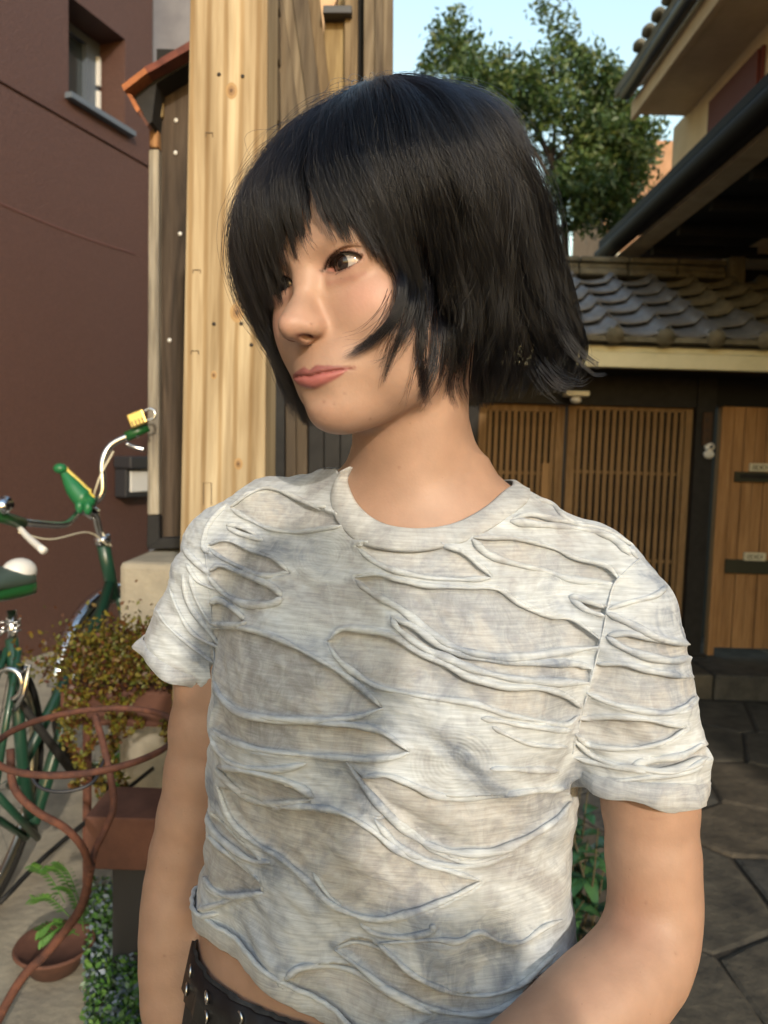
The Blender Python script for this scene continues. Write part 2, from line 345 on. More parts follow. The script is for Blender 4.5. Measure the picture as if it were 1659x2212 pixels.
# ---- board wall between post and sky
bw = thing('board_wall', 'tall wall of leaning and upright weathered boards behind the pine post', 'wall')
yB = 2.35
for i, (pts, k, dy) in enumerate([
 ([(600, 262), (648, 262), (606, -30), (560, -30)], 1, .0), ([(640, 262), (676, 262), (636, -30), (598, -30)], 3, .012), ([(668, 262), (697, 262), (662, -30), (628, -30)], 1, .004), ([(692, 262), (716, 262), (688, -30), (655, -30)], 0, .014)]):
    colx([(u + (520 - 262) * (pts[0][0] - pts[3][0]) / 292 if j < 2 else u, 520 if j < 2 else v) for j, (u, v) in enumerate(pts)], yB + dy, yB + .03 + dy, 'board', m_planks[k], bw, .002)
for z_, (v0, v1) in enumerate(((-40, 18), (22, 130), (134, 262), (266, 420), (424, 560))):
    colx([(574, v1), (602, v1), (600, v0), (575, v0)], yB - .05, yB + .04, 'block', m_planks[1], bw, .008)
for u0_, u1_, k, dy, vt in ((700, 762, 2, .02, 26), (744, 773, 0, .0, -40), (786, 812, 3, .01, -40), (810, 829, 1, .0, -40), (827, 850, 3, .008, -40), (730, 762, 2, .06, -40)):
    colx([(u0_ - 2, 560), (u1_ - 2, 560), (u1_, vt), (u0_, vt)], yB + dy, yB + dy + .035, 'board', m_planks[k], bw, .003)
colx([(768, 560), (790, 560), (790, -40), (770, -40)], yB + .05, yB + .07, 'gap_shade', m_dark, bw, .001)  # near-black strip, the shade of the gap between boards put into colour
colx([(697, 28), (760, 28), (760, 11), (698, 11)], yB - .03, yB + .02, 'iron_bracket', m_gut, bw, .002)
colx([(640, 75), (700, 75), (740, -40), (640, -40)], yB + .25, yB + .3, 'plaster_panel', mat('peeling_plaster', (.62, .44, .28), .9, col2=(.50, .33, .2), vscale=9), bw, .002)
colx([(600, 560), (712, 560), (700, 200), (600, 200)], yB + .06, yB + .08, 'backing', m_dark, bw, .001)
# lower part seen under the hair
lw = thing('plank_screen', 'dark screen of brown and black planks seen under the chin', 'fence')
for u0_, u1_, m_, dy in ((574, 592, m_dark, 0), (592, 616, m_black, .01), (617, 640, woodmat('brown_board', (.052, .040, .028), (.085, .066, .048), 20), .0), (640, 664, woodmat('brown_board', (.060, .045, .030), (.085, .066, .046), 20), .006), (666, 700, m_black, .02), (700, 735, m_black, .014), (735, 800, m_black, .02), (800, 850, m_black, .014)):  # two leftmost planks coloured near-black as the shade of a recess
    colx([(u0_, 1330), (u1_ - 1, 1330), (u1_ - 1, 562), (u0_, 562)], yB + .01 + dy, yB + .05 + dy, 'plank', m_, lw, .003)

# ---- tile-roofed gate with lattice doors (y = 5)
yG = 5.0
def G(u, v, y=yG): return WY(u, v, y)
def gbox(u0_, v0, u1_, v1, ya, yb, name, m, par, bevel=.003, sub=None):
    a = G(u0_, (v0 + v1) / 2); b = G(u1_, (v0 + v1) / 2); zt = G((u0_ + u1_) / 2, v0)[2]; zb = G((u0_ + u1_) / 2, v1)[2]
    return MB().box((a[0], ya, zb), (b[0], yb, zt)).build(name, m, par, bevel=bevel)
gate = thing('roofed_gate', 'low gate with a grey tiled roof and dark posts', 'gate')
xs0 = G(700, 900)[0]; xs1 = G(1760, 900)[0]; zf0 = WY(1450, 797, yG - .55)[2]; zf1 = WY(1450, 764, yG - .55)[2]
MB().box((xs0, yG - .56, zf0), (xs1, yG - .50, zf1)).build('fascia', m_fascia, gate, bevel=.004)
MB().box((xs0, yG - .54, zf1 + .004), (xs1, yG - .46, zf1 + .055)).build('eave_batten', m_fascia, gate)
MB().box((xs0, yG - .49, zf0 + .02), (xs1, yG + .6, zf0 + .06)).build('ceiling', m_black, gate)
# tiles: rows up the slope, wavy pantiles
ze = zf1 + .065; zr = WY(1400, 606, 5.75)[2]; ye, yr = yG - .60, 5.75
slope = math.atan2(zr - ze, yr - ye); nrow = 6; pitch_x = .285
row_len = math.hypot(zr - ze, yr - ye) / nrow
def tile_mesh():
    V = []; F_ = []; nx = 9; prof = [(-.5 + k / (nx - 1)) for k in range(nx)]
    def hgt(t): return -.020 * math.cos((t + .12) * 2 * PI * .66) if t < .26 else .044 * math.sin((t - .26) / .24 * PI) + .006
    for side, off in ((0, 0), (1, -.016)):
        for j in (0, 1):
            for t in prof: V.append((t * pitch_x * 1.04, j * row_len * 1.12, hgt(t) + off + (.036 if j == 0 else 0)))
    n_ = nx
    for k in range(n_ - 1):
        F_ += [(k, k + 1, n_ + k + 1, n_ + k), (2 * n_ + k + 1, 2 * n_ + k, 3 * n_ + k, 3 * n_ + k + 1), (2 * n_ + k, 2 * n_ + k + 1, k + 1, k)]
    F_ += [(0, n_, 3 * n_, 2 * n_), (n_ - 1, 3 * n_ - 1 - 0, 2 * n_ - 1, 2 * n_ - 1)][:1]
    me = bpy.data.meshes.new('tile'); me.from_pydata(V, [], F_); me.update(); me.polygons.foreach_set('use_smooth', [True] * len(me.polygons)); return me
tmesh = tile_mesh(); tmesh.materials.append(m_tile); tm2 = tmesh.copy(); tm2.materials[0] = m_tileold
rr_ = random.Random(2); nxt = int((xs1 - xs0) / pitch_x) + 1
for r_ in range(nrow):
    for k in range(nxt):
        x = xs0 + (k + .5) * pitch_x
        if proj((x, ye + .3, ze))[0] < 980: continue
        t = r_ / nrow; o = bpy.data.objects.new('roof_tile', tm2 if (x > G(1490, 700)[0] + rr_.uniform(-.1, .1) and rr_.random() < .75) else tmesh); COL.objects.link(o); o.parent = gate
        o.location = (x, ye + (yr - ye) * t, ze + (zr - ze) * t + .012 + rr_.uniform(-.002, .002)); o.rotation_euler = (slope, 0, rr_.uniform(-.012, .012))
for k in range(nxt):
    x = xs0 + (k + .5) * pitch_x + pitch_x * .38
    if proj((x, ye, ze))[0] < 980: continue
    MB().tube([(x, ye - .012, ze + .012), (x, ye + .03, ze + .03)], .052, 14).build('end_tile', m_tileold, gate, True)
MB().box((xs0, ye - .004, ze - .012), (xs1, ye + .03, ze + .018)).build('eave_tile_edge', m_tileold, gate, bevel=.004)
MB().hexa([(xs0, ye + .04, ze - .03), (xs1, ye + .04, ze - .03), (xs1, yr, zr - .03), (xs0, yr, zr - .03), (xs0, ye + .04, ze + .0), (xs1, ye + .04, ze), (xs1, yr, zr), (xs0, yr, zr)]).build('roof_deck', m_black, gate)
# ridge: stacked courses and an end block
zr1 = WY(1400, 568, yr)[2]; xr1 = WY(1553, 585, yr)[0]
for i, (f0_, f1_, d_) in enumerate(((0, .36, .14), (.38, .68, .12), (.70, 1.0, .15))):
    kk = np.linspace(xs0, xr1, 9)
    for j in range(8): MB().box((kk[j] + .004, yr - d_, zr + (zr1 - zr) * f0_), (kk[j + 1] - .004, yr + d_, zr + (zr1 - zr) * f1_)).build('ridge_tile', m_tileold, gate, bevel=.010)
MB().box((xr1 + .01, yr - .16, zr - .05), (xr1 + .13, yr + .16, zr1 + .03)).build('ridge_end', m_tileold, gate, bevel=.02)
# frame
gbox(980, 800, 1545, 876, yG - .04, yG + .10, 'lintel', m_black, gate)
gbox(1541, 800, 1760, 880, yG - .03, yG + .10, 'lintel', m_dark, gate)
zgr = .14
def upright(u0_, u1_, vt, ya, yb, name, m, par, zb=zgr, bevel=.003):
    a = G(u0_, vt + 20)[0]; b = G(u1_, vt + 20)[0]; zt = G((u0_ + u1_) / 2, vt)[2]
    return MB().box((a, ya, zb), (b, yb, zt)).build(name, m, par, bevel=bevel)
upright(1502, 1541, 800, yG - .06, yG + .08, 'post', m_black, gate)
upright(1006, 1034, 866, yG - .05, yG + .08, 'post', m_black, gate)
upright(940, 1005, 800, yG - .0, yG + .08, 'side_wall', m_black, gate)
MB().box((G(940, 900)[0], yG - .08, .12), (G(1545, 900)[0], yG + .10, .165)).build('threshold', m_black, gate)
for nm, ua, ub, ypl in (('a', 1036, 1224, yG + .045), ('b', 1228, 1500, yG)):
    lab = ('lattice door half hidden behind the dark hair' if nm == 'a' else 'lattice sliding door beside the black post, fully in view')
    dr = thing('lattice_door', lab, 'door', group='sliding lattice doors')
    xa, xb = G(ua, 900)[0], G(ub, 900)[0]; zt = G((ua + ub) / 2, 869)[2]; zb_ = .17; st = .055
    MB().box((xa, ypl, zb_), (xa + st, ypl + .035, zt)).build('stile', m_lat, dr, bevel=.003); MB().box((xb - st, ypl, zb_), (xb, ypl + .035, zt)).build('stile', m_lat, dr, bevel=.003)
    MB().box((xa + st + .001, ypl + .001, zt - .055), (xb - st - .001, ypl + .034, zt)).build('top_rail', m_lat, dr, bevel=.003)
    MB().box((xa + st + .001, ypl + .001, zb_), (xb - st - .001, ypl + .034, zb_ + .09)).build('bottom_rail', m_lat, dr, bevel=.003)
    for v in (1022, 1212, 1392): z = G((ua + ub) / 2, v)[2]; MB().box((xa + st, ypl + .016, z - .010), (xb - st, ypl + .028, z + .010)).build('cross_rail', m_lat, dr)
    ns = 16 if nm == 'b' else 11
    me0 = None
    for k in range(ns):
        x = xa + st + (xb - xa - 2 * st) * (k + .5) / ns
        if me0 is None:
            o = MB().box((-.0125, 0, zb_ + .09), (.0125, .015, zt - .056)).build('slat', m_lat, dr); me0 = o.data
        else: o = bpy.data.objects.new('slat', me0); COL.objects.link(o); o.parent = dr
        o.location = (x, ypl + .0, 0)
    MB().box((xa + st * .5, ypl + .0365, zb_), (xb - st * .5, ypl + .040, zt - .01)).build('back_panel', m_dark, dr)
hb = G(1172, 1100); MB().box((hb[0] - .012, yG + .02, G(1172, 1150)[2]), (hb[0] + .035, yG + .044, G(1172, 1000)[2])).build('handle_board', mat('door_pull', (.24, .13, .045), .5), bpy.data.objects['lattice_door'], bevel=.003)
# side panel of cedar boards with two letter slots
sp_ = thing('board_panel', 'brown upright board panel with two dark letter slots at the right', 'panel')
uu = np.linspace(1546, 1760, 10)
for k in range(9):
    m_ = m_cedar; a, b = G(uu[k], 1100)[0], G(uu[k + 1], 1100)[0]; MB().box((a + .002, yG - .03 + (k % 2) * .006, .20), (b - .002, yG + .02, G(1650, 881)[2])).build('board', m_, sp_, bevel=.003)
MB().box((G(1541, 1100)[0], yG - .045, .15), (G(1548, 1100)[0] + .02, yG + .02, G(1600, 881)[2])).build('edge_post', m_cedar, sp_, bevel=.003)
m_slot = mat('olive_metal', (.030, .033, .022), .55, .3); m_lab = mat('cream_label', (.62, .58, .44), .6)
for u0_, v0, v1, la_, dark in ((1581, 1020, 1042, (1612, 1001, 1656, 1018), True), (1560, 1208, 1238, (1600, 1192, 1646, 1209), False)):
    ls = thing('letter_slot', 'dark recessed upper letter slot under a small cream label' if dark else 'flat olive lower letter slot under a small cream label', 'letter slot')
    gbox(u0_, v0, 1700, v1, yG - .05, yG - .032, 'slot_plate', m_slot, ls)
    if dark: gbox(u0_ + 10, v0 + 5, 1690, v1 - 8, yG - .056, yG - .0505, 'flap', m_black, ls)
    nl = gbox(la_[0], la_[1], la_[2], la_[3], yG - .055, yG - .034, 'label_plate', m_lab, ls)
    for k in range(5):                          # small illegible lettering
        ul = la_[0] + 7 + k * (la_[2] - la_[0] - 12) / 5; c = G(ul + 2, (la_[1] + la_[3]) / 2); r0__ = .010
        if k in (0, 1, 3): MB().tube([(c[0] + r0__ * math.cos(t), yG - .0565, c[2] + r0__ * 1.2 * math.sin(t)) for t in np.linspace(.6, 5.6, 9)], .0028, 5).build('character', m_hole, nl)
        else: MB().box((c[0] - .003, yG - .0575, c[2] - .012), (c[0] + .003, yG - .0555, c[2] + .012)).build('character', m_hole, nl)
np_ = thing('name_plate', 'narrow brown wooden name plate on the black gate post', 'sign')
gbox(1507, 892, 1526, 962, yG - .085, yG - .062, 'plate', woodmat('plate_wood', (.045, .025, .016), (.075, .045, .03)), np_)
for k, v in enumerate((908, 930, 948)):
    c = G(1516, v); q = MB(); q.box((c[0] - .016, yG - .088, c[2] - .003), (c[0] + .016, yG - .0855, c[2] + .003)); q.box((c[0] - .003, yG - .0878, c[2] - .018), (c[0] + .003, yG - .0856, c[2] + .018))
    if k != 1: q.box((c[0] - .013, yG - .0876, c[2] - .016), (c[0] + .013, yG - .0856, c[2] - .011))
    q.build('character', m_hole, np_)
db_ = thing('door_bell', 'small white rounded bell unit below the name plate', 'door bell')
c = G(1522, 970); MB().ball((c[0], yG - .075, c[2] + .012), (.034, .018, .030), 18, 10).build('upper_half', m_white, db_, True)
MB().ball((c[0] - .002, yG - .075, c[2] - .034), (.036, .018, .028), 18, 10).build('lower_half', m_white, db_, True)
MB().ball((c[0] + .004, yG - .093, c[2] + .014), (.012, .004, .010), 12, 6).build('button', m_gut, db_, True)
lp = thing('ceiling_lamp', 'small pale lamp under the gate lintel', 'lamp')
c = G(1226, 862); MB().box((c[0] - .07, yG - .28, c[2] - .0), (c[0] + .07, yG - .16, c[2] + .03)).build('mount', m_lab, lp, bevel=.006); MB().ball((c[0], yG - .22, c[2] - .02), (.035, .035, .022), 16, 8).build('bulb', m_white, lp, True)

# ---- house on the right: upper storey with eaves, lower eave nearer
hs = thing('two_storey_house', 'cream two storey house with deep eaves and a maroon louvre', 'house')
X2, YF = 2.6, 7.45
zT = 4.52; MB().box((X2, -1.2, 2.9), (X2 + 3.5, YF, zT)).build('wall', m_cream, hs)
MB().box((2.17, -1.2, 4.50), (X2 - .002, YF - .3, 4.545)).build('soffit', m_soff, hs)
MB().box((2.12, -1.25, 4.47), (2.168, YF - .25, 4.63)).build('fascia', m_soff, hs, bevel=.004)
gt = [(2.04, y, 4.66) for y in np.linspace(-1.2, YF - .35, 12)]; MB().tube(gt, .062, 12).build('gutter', m_gut, hs, True)
MB().hexa([(1.98, -1.3, 4.68), (6, -1.3, 6.6), (6, YF - .2, 6.6), (1.98, YF - .2, 4.68), (1.98, -1.3, 4.76), (6, -1.3, 6.7), (6, YF - .2, 6.7), (1.98, YF - .2, 4.76)]).build('roof_deck', m_tileold, hs)
rv = random.Random(5)
for k in range(24): MB().ball((1.97, 1.5 + k * .22, 4.79), (.05, .085, .045), 8, 6).build('eave_tile', m_tileold, hs, True)
sh_ = MB();
y_a = X2 / ((1655 - CX) / FPX) * .985; y_b = X2 / ((1541 - CX) / FPX) * .985
za = WX(1655, 100, X2)[2]; 
lv0, lv1 = WX(1650, 150, X2), WX(1543, 260, X2)
lf = MB().box((X2 - .03, lv0[1] - .02, 3.0), (X2 - .004, lv1[1], WX(1543, 218, X2)[2])).build('louvre_frame', m_maroonsh, hs)
kk = np.linspace(lv0[1], lv1[1] - .02, 22)
for y in kk: MB().box((X2 - .055, y, 3.0), (X2 - .032, y + (kk[1] - kk[0]) * .5, WX(1543, 218, X2)[2] - .02)).build('louvre_slat', m_maroonsh, lf)
# lower eave
X1 = 1.62; zE = 2.98; YE = 6.1
le = thing('lower_roof', 'dark lower roof eave with a black gutter running over the gate', 'roof')
m_lg = mat('black_gutter', (.006, .006, .008), .75, spec=.2); MB().tube([(X1, y, zE) for y in np.linspace(-.2, YE, 14)], .055, 12).build('gutter', m_lg, le, True)
MB().box((X1 + .04, -.2, zE - .03), (X1 + .075, YE, zE + .10)).build('fascia', m_black, le)
MB().box((X1 + .085, -.2, zE - .06), (X1 + .22, YE, zE - .03)).build('eave_board', mat('eave_wood', (.34, .27, .17), .8, col2=(.44, .36, .23), vscale=8), le)
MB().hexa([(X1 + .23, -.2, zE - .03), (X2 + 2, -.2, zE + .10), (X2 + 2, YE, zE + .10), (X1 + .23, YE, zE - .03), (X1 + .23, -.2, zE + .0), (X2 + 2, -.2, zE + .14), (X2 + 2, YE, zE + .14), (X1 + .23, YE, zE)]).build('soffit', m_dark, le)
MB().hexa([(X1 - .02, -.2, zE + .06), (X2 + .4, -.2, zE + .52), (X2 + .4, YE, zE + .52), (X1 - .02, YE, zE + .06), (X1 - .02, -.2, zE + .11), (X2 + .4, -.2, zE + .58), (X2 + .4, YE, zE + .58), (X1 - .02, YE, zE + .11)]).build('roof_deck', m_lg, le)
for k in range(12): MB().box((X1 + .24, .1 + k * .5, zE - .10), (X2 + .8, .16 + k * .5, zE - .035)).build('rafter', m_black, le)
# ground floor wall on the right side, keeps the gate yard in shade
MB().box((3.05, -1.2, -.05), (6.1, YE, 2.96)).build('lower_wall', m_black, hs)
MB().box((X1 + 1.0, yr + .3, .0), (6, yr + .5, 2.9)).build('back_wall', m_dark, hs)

# ---- far things seen through the gap
fr1 = thing('far_roof', 'pale blue grey metal roof far behind the gate', 'roof')
p0, p1 = WY(1180, 572, 9.5), WY(1340, 528, 9.5); MB().hexa([(p0[0] - 2, 9.5, p0[2] - .3), (p1[0] + 2, 9.5, p0[2] - .3), (p1[0] + 2, 11.5, p0[2] + .2), (p0[0] - 2, 11.5, p0[2] + .2), (p0[0] - 2, 9.5, p0[2]), (p1[0] + 2, 9.5, p0[2]), (p1[0] + 2, 11, p1[2] + .14), (p0[0] - 2, 11, p1[2] + .14)]).build('metal_sheet', mat('blue_metal', (.22, .27, .36), .4), fr1)
fh = thing('far_house', 'tan rendered house wall far behind the tree', 'house')
a = WY(1313, 300, 12); MB().box((a[0], 12, -.1), (a[0] + 3, 14, a[2])).build('wall', mat('tan_render', (.30, .17, .095), .9, col2=(.38, .22, .13), vscale=5), fh)
for u in (1320, 1338): p = WY(u, 480, 11.9); MB().tube([(p[0], 11.9, .5), (p[0], 11.9, a[2])], .03, 8).build('drain_pipe', m_lab, fh, True)

# ---- tree behind the gate
tree = thing('leafy_tree', 'small leaved evergreen tree rising between the board wall and the cream house', 'tree')
yT = 9.0; rt_ = np.random.default_rng(3)
base = WY(1235, 640, yT); 
trk = MB(); tp = [(base[0], yT, -.1), (base[0] + .05, yT, 1.5), (base[0] - .06, yT, 2.8), WY(1215, 430, yT), WY(1150, 260, yT)]
trk.tube(spline(tp, 20), list(np.linspace(.075, .03, 20)), 9)
for pts in ([(1222, 480), (1185, 380), (1100, 250), (1010, 150)], [(1218, 440), (1260, 330), (1280, 200)], [(1190, 380), (1200, 240), (1190, 100)], [(1225, 500), (1290, 430), (1340, 380)], [(1190, 375), (1240, 300), (1330, 260)], [(1215, 500), (1170, 500), (1140, 540)], [(1130, 290), (1060, 210), (960, 170)]):
    q = spline([WY(u, v, yT + .25 * math.sin(i * 2.1 + u)) for i, (u, v) in enumerate(pts)], 10); trk.tube(q, list(np.linspace(.032, .008, 10)), 6)
trk.build('trunk', mat('bark', (.035, .027, .020), .9, bump=.6, bscale=50), tree, True)
blobs = [(1195,420,34,.9),(1205,365,34,.8),(1170,440,26,.7),(1090,290,40,.8),(985,110,60,1),(930,165,40,.7),(1050,180,62,1.3),(985,50,26,.5),(1110,205,60,1.3),(1165,165,55,.9),(1215,95,45,.5),(1190,30,38,.5),(1255,150,55,.8),(1305,170,50,.9),(1200,215,50,.9),(1255,235,45,.8),(1325,240,60,1.3),(1370,300,52,1.3),(1300,320,62,1.5),(1250,400,62,1.6),(1330,410,66,1.6),(1378,370,38,1.0),(1245,465,38,.9),(1315,470,42,1.1),(1175,330,30,.5),(1140,220,55,1.0),(1060,240,50,1.0),(1010,200,50,1.1),(1275,290,50,1.2),(1205,500,26,.3),(1235,130,40,.5),(1340,195,35,.6),(900,190,22,.3),(955,80,30,.5),(1285,120,28,.3),(1165,280,30,.4),(1215,275,36,.45),(1390,330,30,.9)]
cen = []; 
for (u, v, r_, dn) in blobs:
    k = int(780 * dn * (r_ / 50) ** 2); rm = r_ / FPX * yT; c = WY(u, v, yT + rt_.uniform(-.5, .5))
    # sprigs: clusters of leaves
    ns = max(3, k // 14); sc = rt_.normal(0, 1, (ns, 3)); sc /= np.linalg.norm(sc, axis=1)[:, None]; sc = c + sc * rm * (rt_.random((ns, 1)) ** .45) * 1.05
    for s_ in sc: cen.append(s_ + rt_.normal(0, .055, (14, 3)))
cen = np.concatenate(cen); NL = len(cen)
def leaves(cen, size, rgen, asp=.42):
    n_ = len(cen); a = rgen.normal(0, 1, (n_, 3)); a /= np.linalg.norm(a, axis=1)[:, None]; t = rgen.normal(0, 1, (n_, 3)); b = np.cross(a, t); b /= np.linalg.norm(b, axis=1)[:, None]; nn = np.cross(a, b)
    s = size * rgen.uniform(.7, 1.3, (n_, 1)); V = np.stack([cen - a * s, cen + b * s * asp + nn * s * .08, cen + a * s, cen - b * s * asp + nn * s * .08], 1).reshape(-1, 3)
    return V, np.arange(n_ * 4).reshape(-1, 4)
V, F_ = leaves(cen, .040, rt_)
def leafmat(name, cols, rough=.5):
    m = bpy.data.materials.new(name); m.use_nodes = True; n = m.node_tree.nodes; l = m.node_tree.links; b = n['Principled BSDF']; b.inputs['Roughness'].default_value = rough
    g_ = n.new('ShaderNodeNewGeometry'); r_ = n.new('ShaderNodeValToRGB'); e = r_.color_ramp.elements
    while len(e) < len(cols): e.new(.5)
    for k, c in enumerate(cols): e[k].position = k / max(1, len(cols) - 1); e[k].color = (*c, 1)
    l.new(g_.outputs['Random Per Island'], r_.inputs[0]); l.new(r_.outputs[0], b.inputs['Base Color'])
    tr = n.new('ShaderNodeBsdfTranslucent'); l.new(r_.outputs[0], tr.inputs['Color']); ad = n.new('ShaderNodeMixShader'); ad.inputs[0].default_value = .3
    l.new(b.outputs[0], ad.inputs[1]); l.new(tr.outputs[0], ad.inputs[2]); l.new(ad.outputs[0], n['Material Output'].inputs[0]); return m
mesh('crown', V, F_, leafmat('tree_leaf', [(.022, .050, .016), (.045, .090, .022), (.08, .13, .03), (.12, .14, .035)]), tree)

# ---- shrub with broad leaves at the right, on the paving edge
def plant_leaf(mb, base, d, L, w, droop, rgen, cup=.2):
    d = d / np.linalg.norm(d); sd = np.cross(d, (0, 0, 1)); sd /= np.linalg.norm(sd) + 1e-9; n_ = 6; V = []
    for i in range(n_ + 1):
        t = i / n_; c = base + d * L * t - np.array([0, 0, droop * L * t * t]); ww = w * math.sin(PI * min(t * .92 + .06, 1)) ** .8
        V += [c - sd * ww + np.array([0, 0, ww * cup]), c, c + sd * ww + np.array([0, 0, ww * cup])]
    F_ = []
    for i in range(n_):
        b = i * 3; F_ += [(b, b + 1, b + 4, b + 3), (b + 1, b + 2, b + 5, b + 4)]
    mb.add(V, F_)
m_bl = [mat('broad_leaf', c, .35, col2=c2, vscale=30) for c, c2 in (((.016, .060, .028), (.032, .095, .04)), ((.030, .085, .032), (.05, .12, .045)), ((.014, .046, .030), (.03, .075, .045)))]
shr = thing('broad_leaf_shrub', 'dark green broad leaved shrub behind the bare forearm', 'shrub')
rs = random.Random(9); sc_ = WG(1235, 2060, .02); leafn = 0
for k in range(22):
    a = rs.uniform(0, 2 * PI); r_ = rs.uniform(.0, .16); p0 = np.array([sc_[0] + r_ * math.cos(a), sc_[1] + .05 + r_ * math.sin(a), .0]); H = rs.uniform(.16, .42)
    p1 = p0 + np.array([rs.uniform(-.10, .10), rs.uniform(-.1, .1), H]); q = spline([p0, (p0 + p1) / 2 + np.array([.01, 0, 0]), p1], 7)
    MB().tube(q, list(np.linspace(.004, .002, 7)), 5).build('stem', mat('stem', (.06, .05, .025), .8) if k == 0 else bpy.data.materials['stem'], shr)
    for j in range(rs.randint(8, 12)):
        t = rs.uniform(.25, 1.0); b = q[int(t * 6)]; ph = rs.uniform(0, 2 * PI); d = np.array([math.cos(ph), math.sin(ph), rs.uniform(.1, .9)])
        mb = MB(); plant_leaf(mb, b, d, rs.uniform(.05, .085), rs.uniform(.014, .023), rs.uniform(.2, .6), rs); mb.build('leaf', m_bl[rs.randrange(3)], shr, True)
for k in range(0): p = sc_ + np.array([rs.uniform(-.12, .12), rs.uniform(-.1, .1), rs.uniform(.25, .4)]); MB().ball(p, .006, 8, 5).build('berry', bpy.data.materials.get('berry') or mat('berry', (.5, .10, .03), .5), shr, True)

# ---- ground cover, sedum, fern sprigs at the left
def scatter(name, u0_, u1_, v0, v1, zb, zh, n_, size, cols, seed, label, cat, asp=.6):
    r = np.random.default_rng(seed); P = []
    for k in range(n_):
        u, v = r.uniform(u0_, u1_), r.uniform(v0, v1); b = WG(u, v, zb); P.append(b + np.array([0, 0, zh * r.random() ** .7]) + r.normal(0, size, 3) * .6)
    P = np.array(P); V, F_ = leaves(P, size, r, asp); return tag(mesh(name, V, F_, leafmat(name + '_leaf', cols), None), label, cat, kind='stuff')
scatter('ground_cover', 185, 345, 1935, 2330, .17, .06, 5200, .0085, [(.03, .09, .02), (.08, .20, .04), (.13, .25, .05), (.14, .19, .20), (.24, .29, .38)], 4, 'low green and bluish ground cover along the bare arm', 'ground cover')
scatter('ground_cover', 250, 380, 1560, 1740, .17, .14, 1700, .012, [(.03, .10, .015), (.06, .19, .03), (.12, .25, .05)], 6, 'bright green low plants behind the rusty ring', 'ground cover')
# sedum spilling over a brown trough on a low stand
tro = thing('brown_trough', 'brown earthenware trough overgrown with sedum behind the rusty ring', 'planter')
tc0 = W(285, 1490, 2.0); MB().box((tc0[0] - .16, tc0[1] - .07, tc0[2] - .075), (tc0[0] + .20, tc0[1] + .09, tc0[2] + .02)).build('box', mat('brown_clay', (.06, .022, .015), .8, col2=(.10, .04, .025), vscale=14), tro, bevel=.01)
for sx in (-.12, .16): MB().tube([(tc0[0] + sx, tc0[1] + .01, .16), (tc0[0] + sx, tc0[1] + .01, tc0[2] - .074)], .012, 8).build('leg', m_rust, tro)
r = np.random.default_rng(12); P = []
for k in range(10500):
    P.append(tc0 + np.array([r.normal(.02, .10), r.normal(0, .055), .045 + abs(r.normal(0, .055)) * 1.0]))
for (dx, L_n) in ((-.115, .26), (-.085, .20), (-.03, .34), (-.01, .27), (.03, .12), (.13, .2), (.17, .16), (-.14, .12)):
    for k in range(int(1500 * L_n)):
        t = r.random(); P.append(tc0 + np.array([dx + .02 * math.sin(t * 9 + dx * 50) + r.normal(0, .008), -.085 + r.normal(0, .008), .03 - L_n * t]))
P = np.array(P); V, F_ = leaves(P, .0074, r, .6)
tag(mesh('sedum', V, F_, leafmat('sedum_leaf', [(.06, .018, .010), (.12, .045, .012), (.14, .10, .015), (.20, .17, .02), (.10, .12, .02), (.05, .018, .012)]), None), 'red and yellow green sedum trailing from the trough', 'sedum', kind='stuff')
# rusty planter box
rb = thing('rusty_box', 'rusty brown square box low down beside the bare arm', 'planter')
c = W(272, 1795, 1.75); MB().box((c[0] - .075, c[1] - .05, c[2] - .065), (c[0] + .13, c[1] + .11, c[2] + .055)).build('box', mat('rust_brown', (.075, .03, .02), .85, col2=(.12, .05, .032), vscale=12, bump=.4), rb, bevel=.004)
MB().box((c[0] - .03, c[1] + .0, .15), (c[0] + .09, c[1] + .09, c[2] - .066)).build('foot', m_gut, rb)
# fern-like sprigs in a round dark dish
pot = thing('round_pot', 'shallow round clay pot with small bright green sprigs', 'pot')
c = WG(118, 2040, .22); n_ = 28; pr = [(.03, 0), (.055, .0), (.085, .05), (.092, .055), (.088, .062), (.078, .05), (.0, .045)]
V = [(c[0] + a * math.cos(2 * PI * k / n_), c[1] + a * math.sin(2 * PI * k / n_), .165 + b) for a, b in pr for k in range(n_)]; F_ = [(i * n_ + k, i * n_ + (k + 1) % n_, (i + 1) * n_ + (k + 1) % n_, (i + 1) * n_ + k) for i in range(len(pr) - 1) for k in range(n_)]
mesh('dish', V, F_, mat('clay', (.085, .035, .022), .8, col2=(.13, .055, .035), vscale=20), pot, True)
spg = thing('fern', 'bright green fern sprigs growing from the round clay pot', 'fern')
rs = random.Random(21); m_f = mat('fern_green', (.055, .15, .028), .5, col2=(.10, .22, .045), vscale=30)
for (u, v, du, dv) in ((120, 1930, -50, -60), (150, 1925, -25, -62), (130, 1960, -60, -20), (140, 1990, -55, 20), (155, 1960, -20, -45), (150, 2000, -60, 30), (160, 1990, 10, -30), (135, 1905, -35, -30)):
    p0 = W(u + 20, v + 20, 1.66); p1 = W(u + du, v + dv, 1.60); q = spline([p0, (p0 + p1) / 2 + np.array([0, 0, .02]), p1], 14); fr_o = MB().tube(q, .0012, 5).build('frond', m_f, spg)
    for i in range(2, 14):
        for sg in (-1, 1):
            d = q[min(i, 13)] - q[max(i - 1, 0)]; d /= np.linalg.norm(d); sd = np.cross(d, fw) * sg; mb = MB(); plant_leaf(mb, q[i], sd + d * .6, .016, .0048, .2, rs, .05); mb.build('leaflet', m_f, fr_o, True)

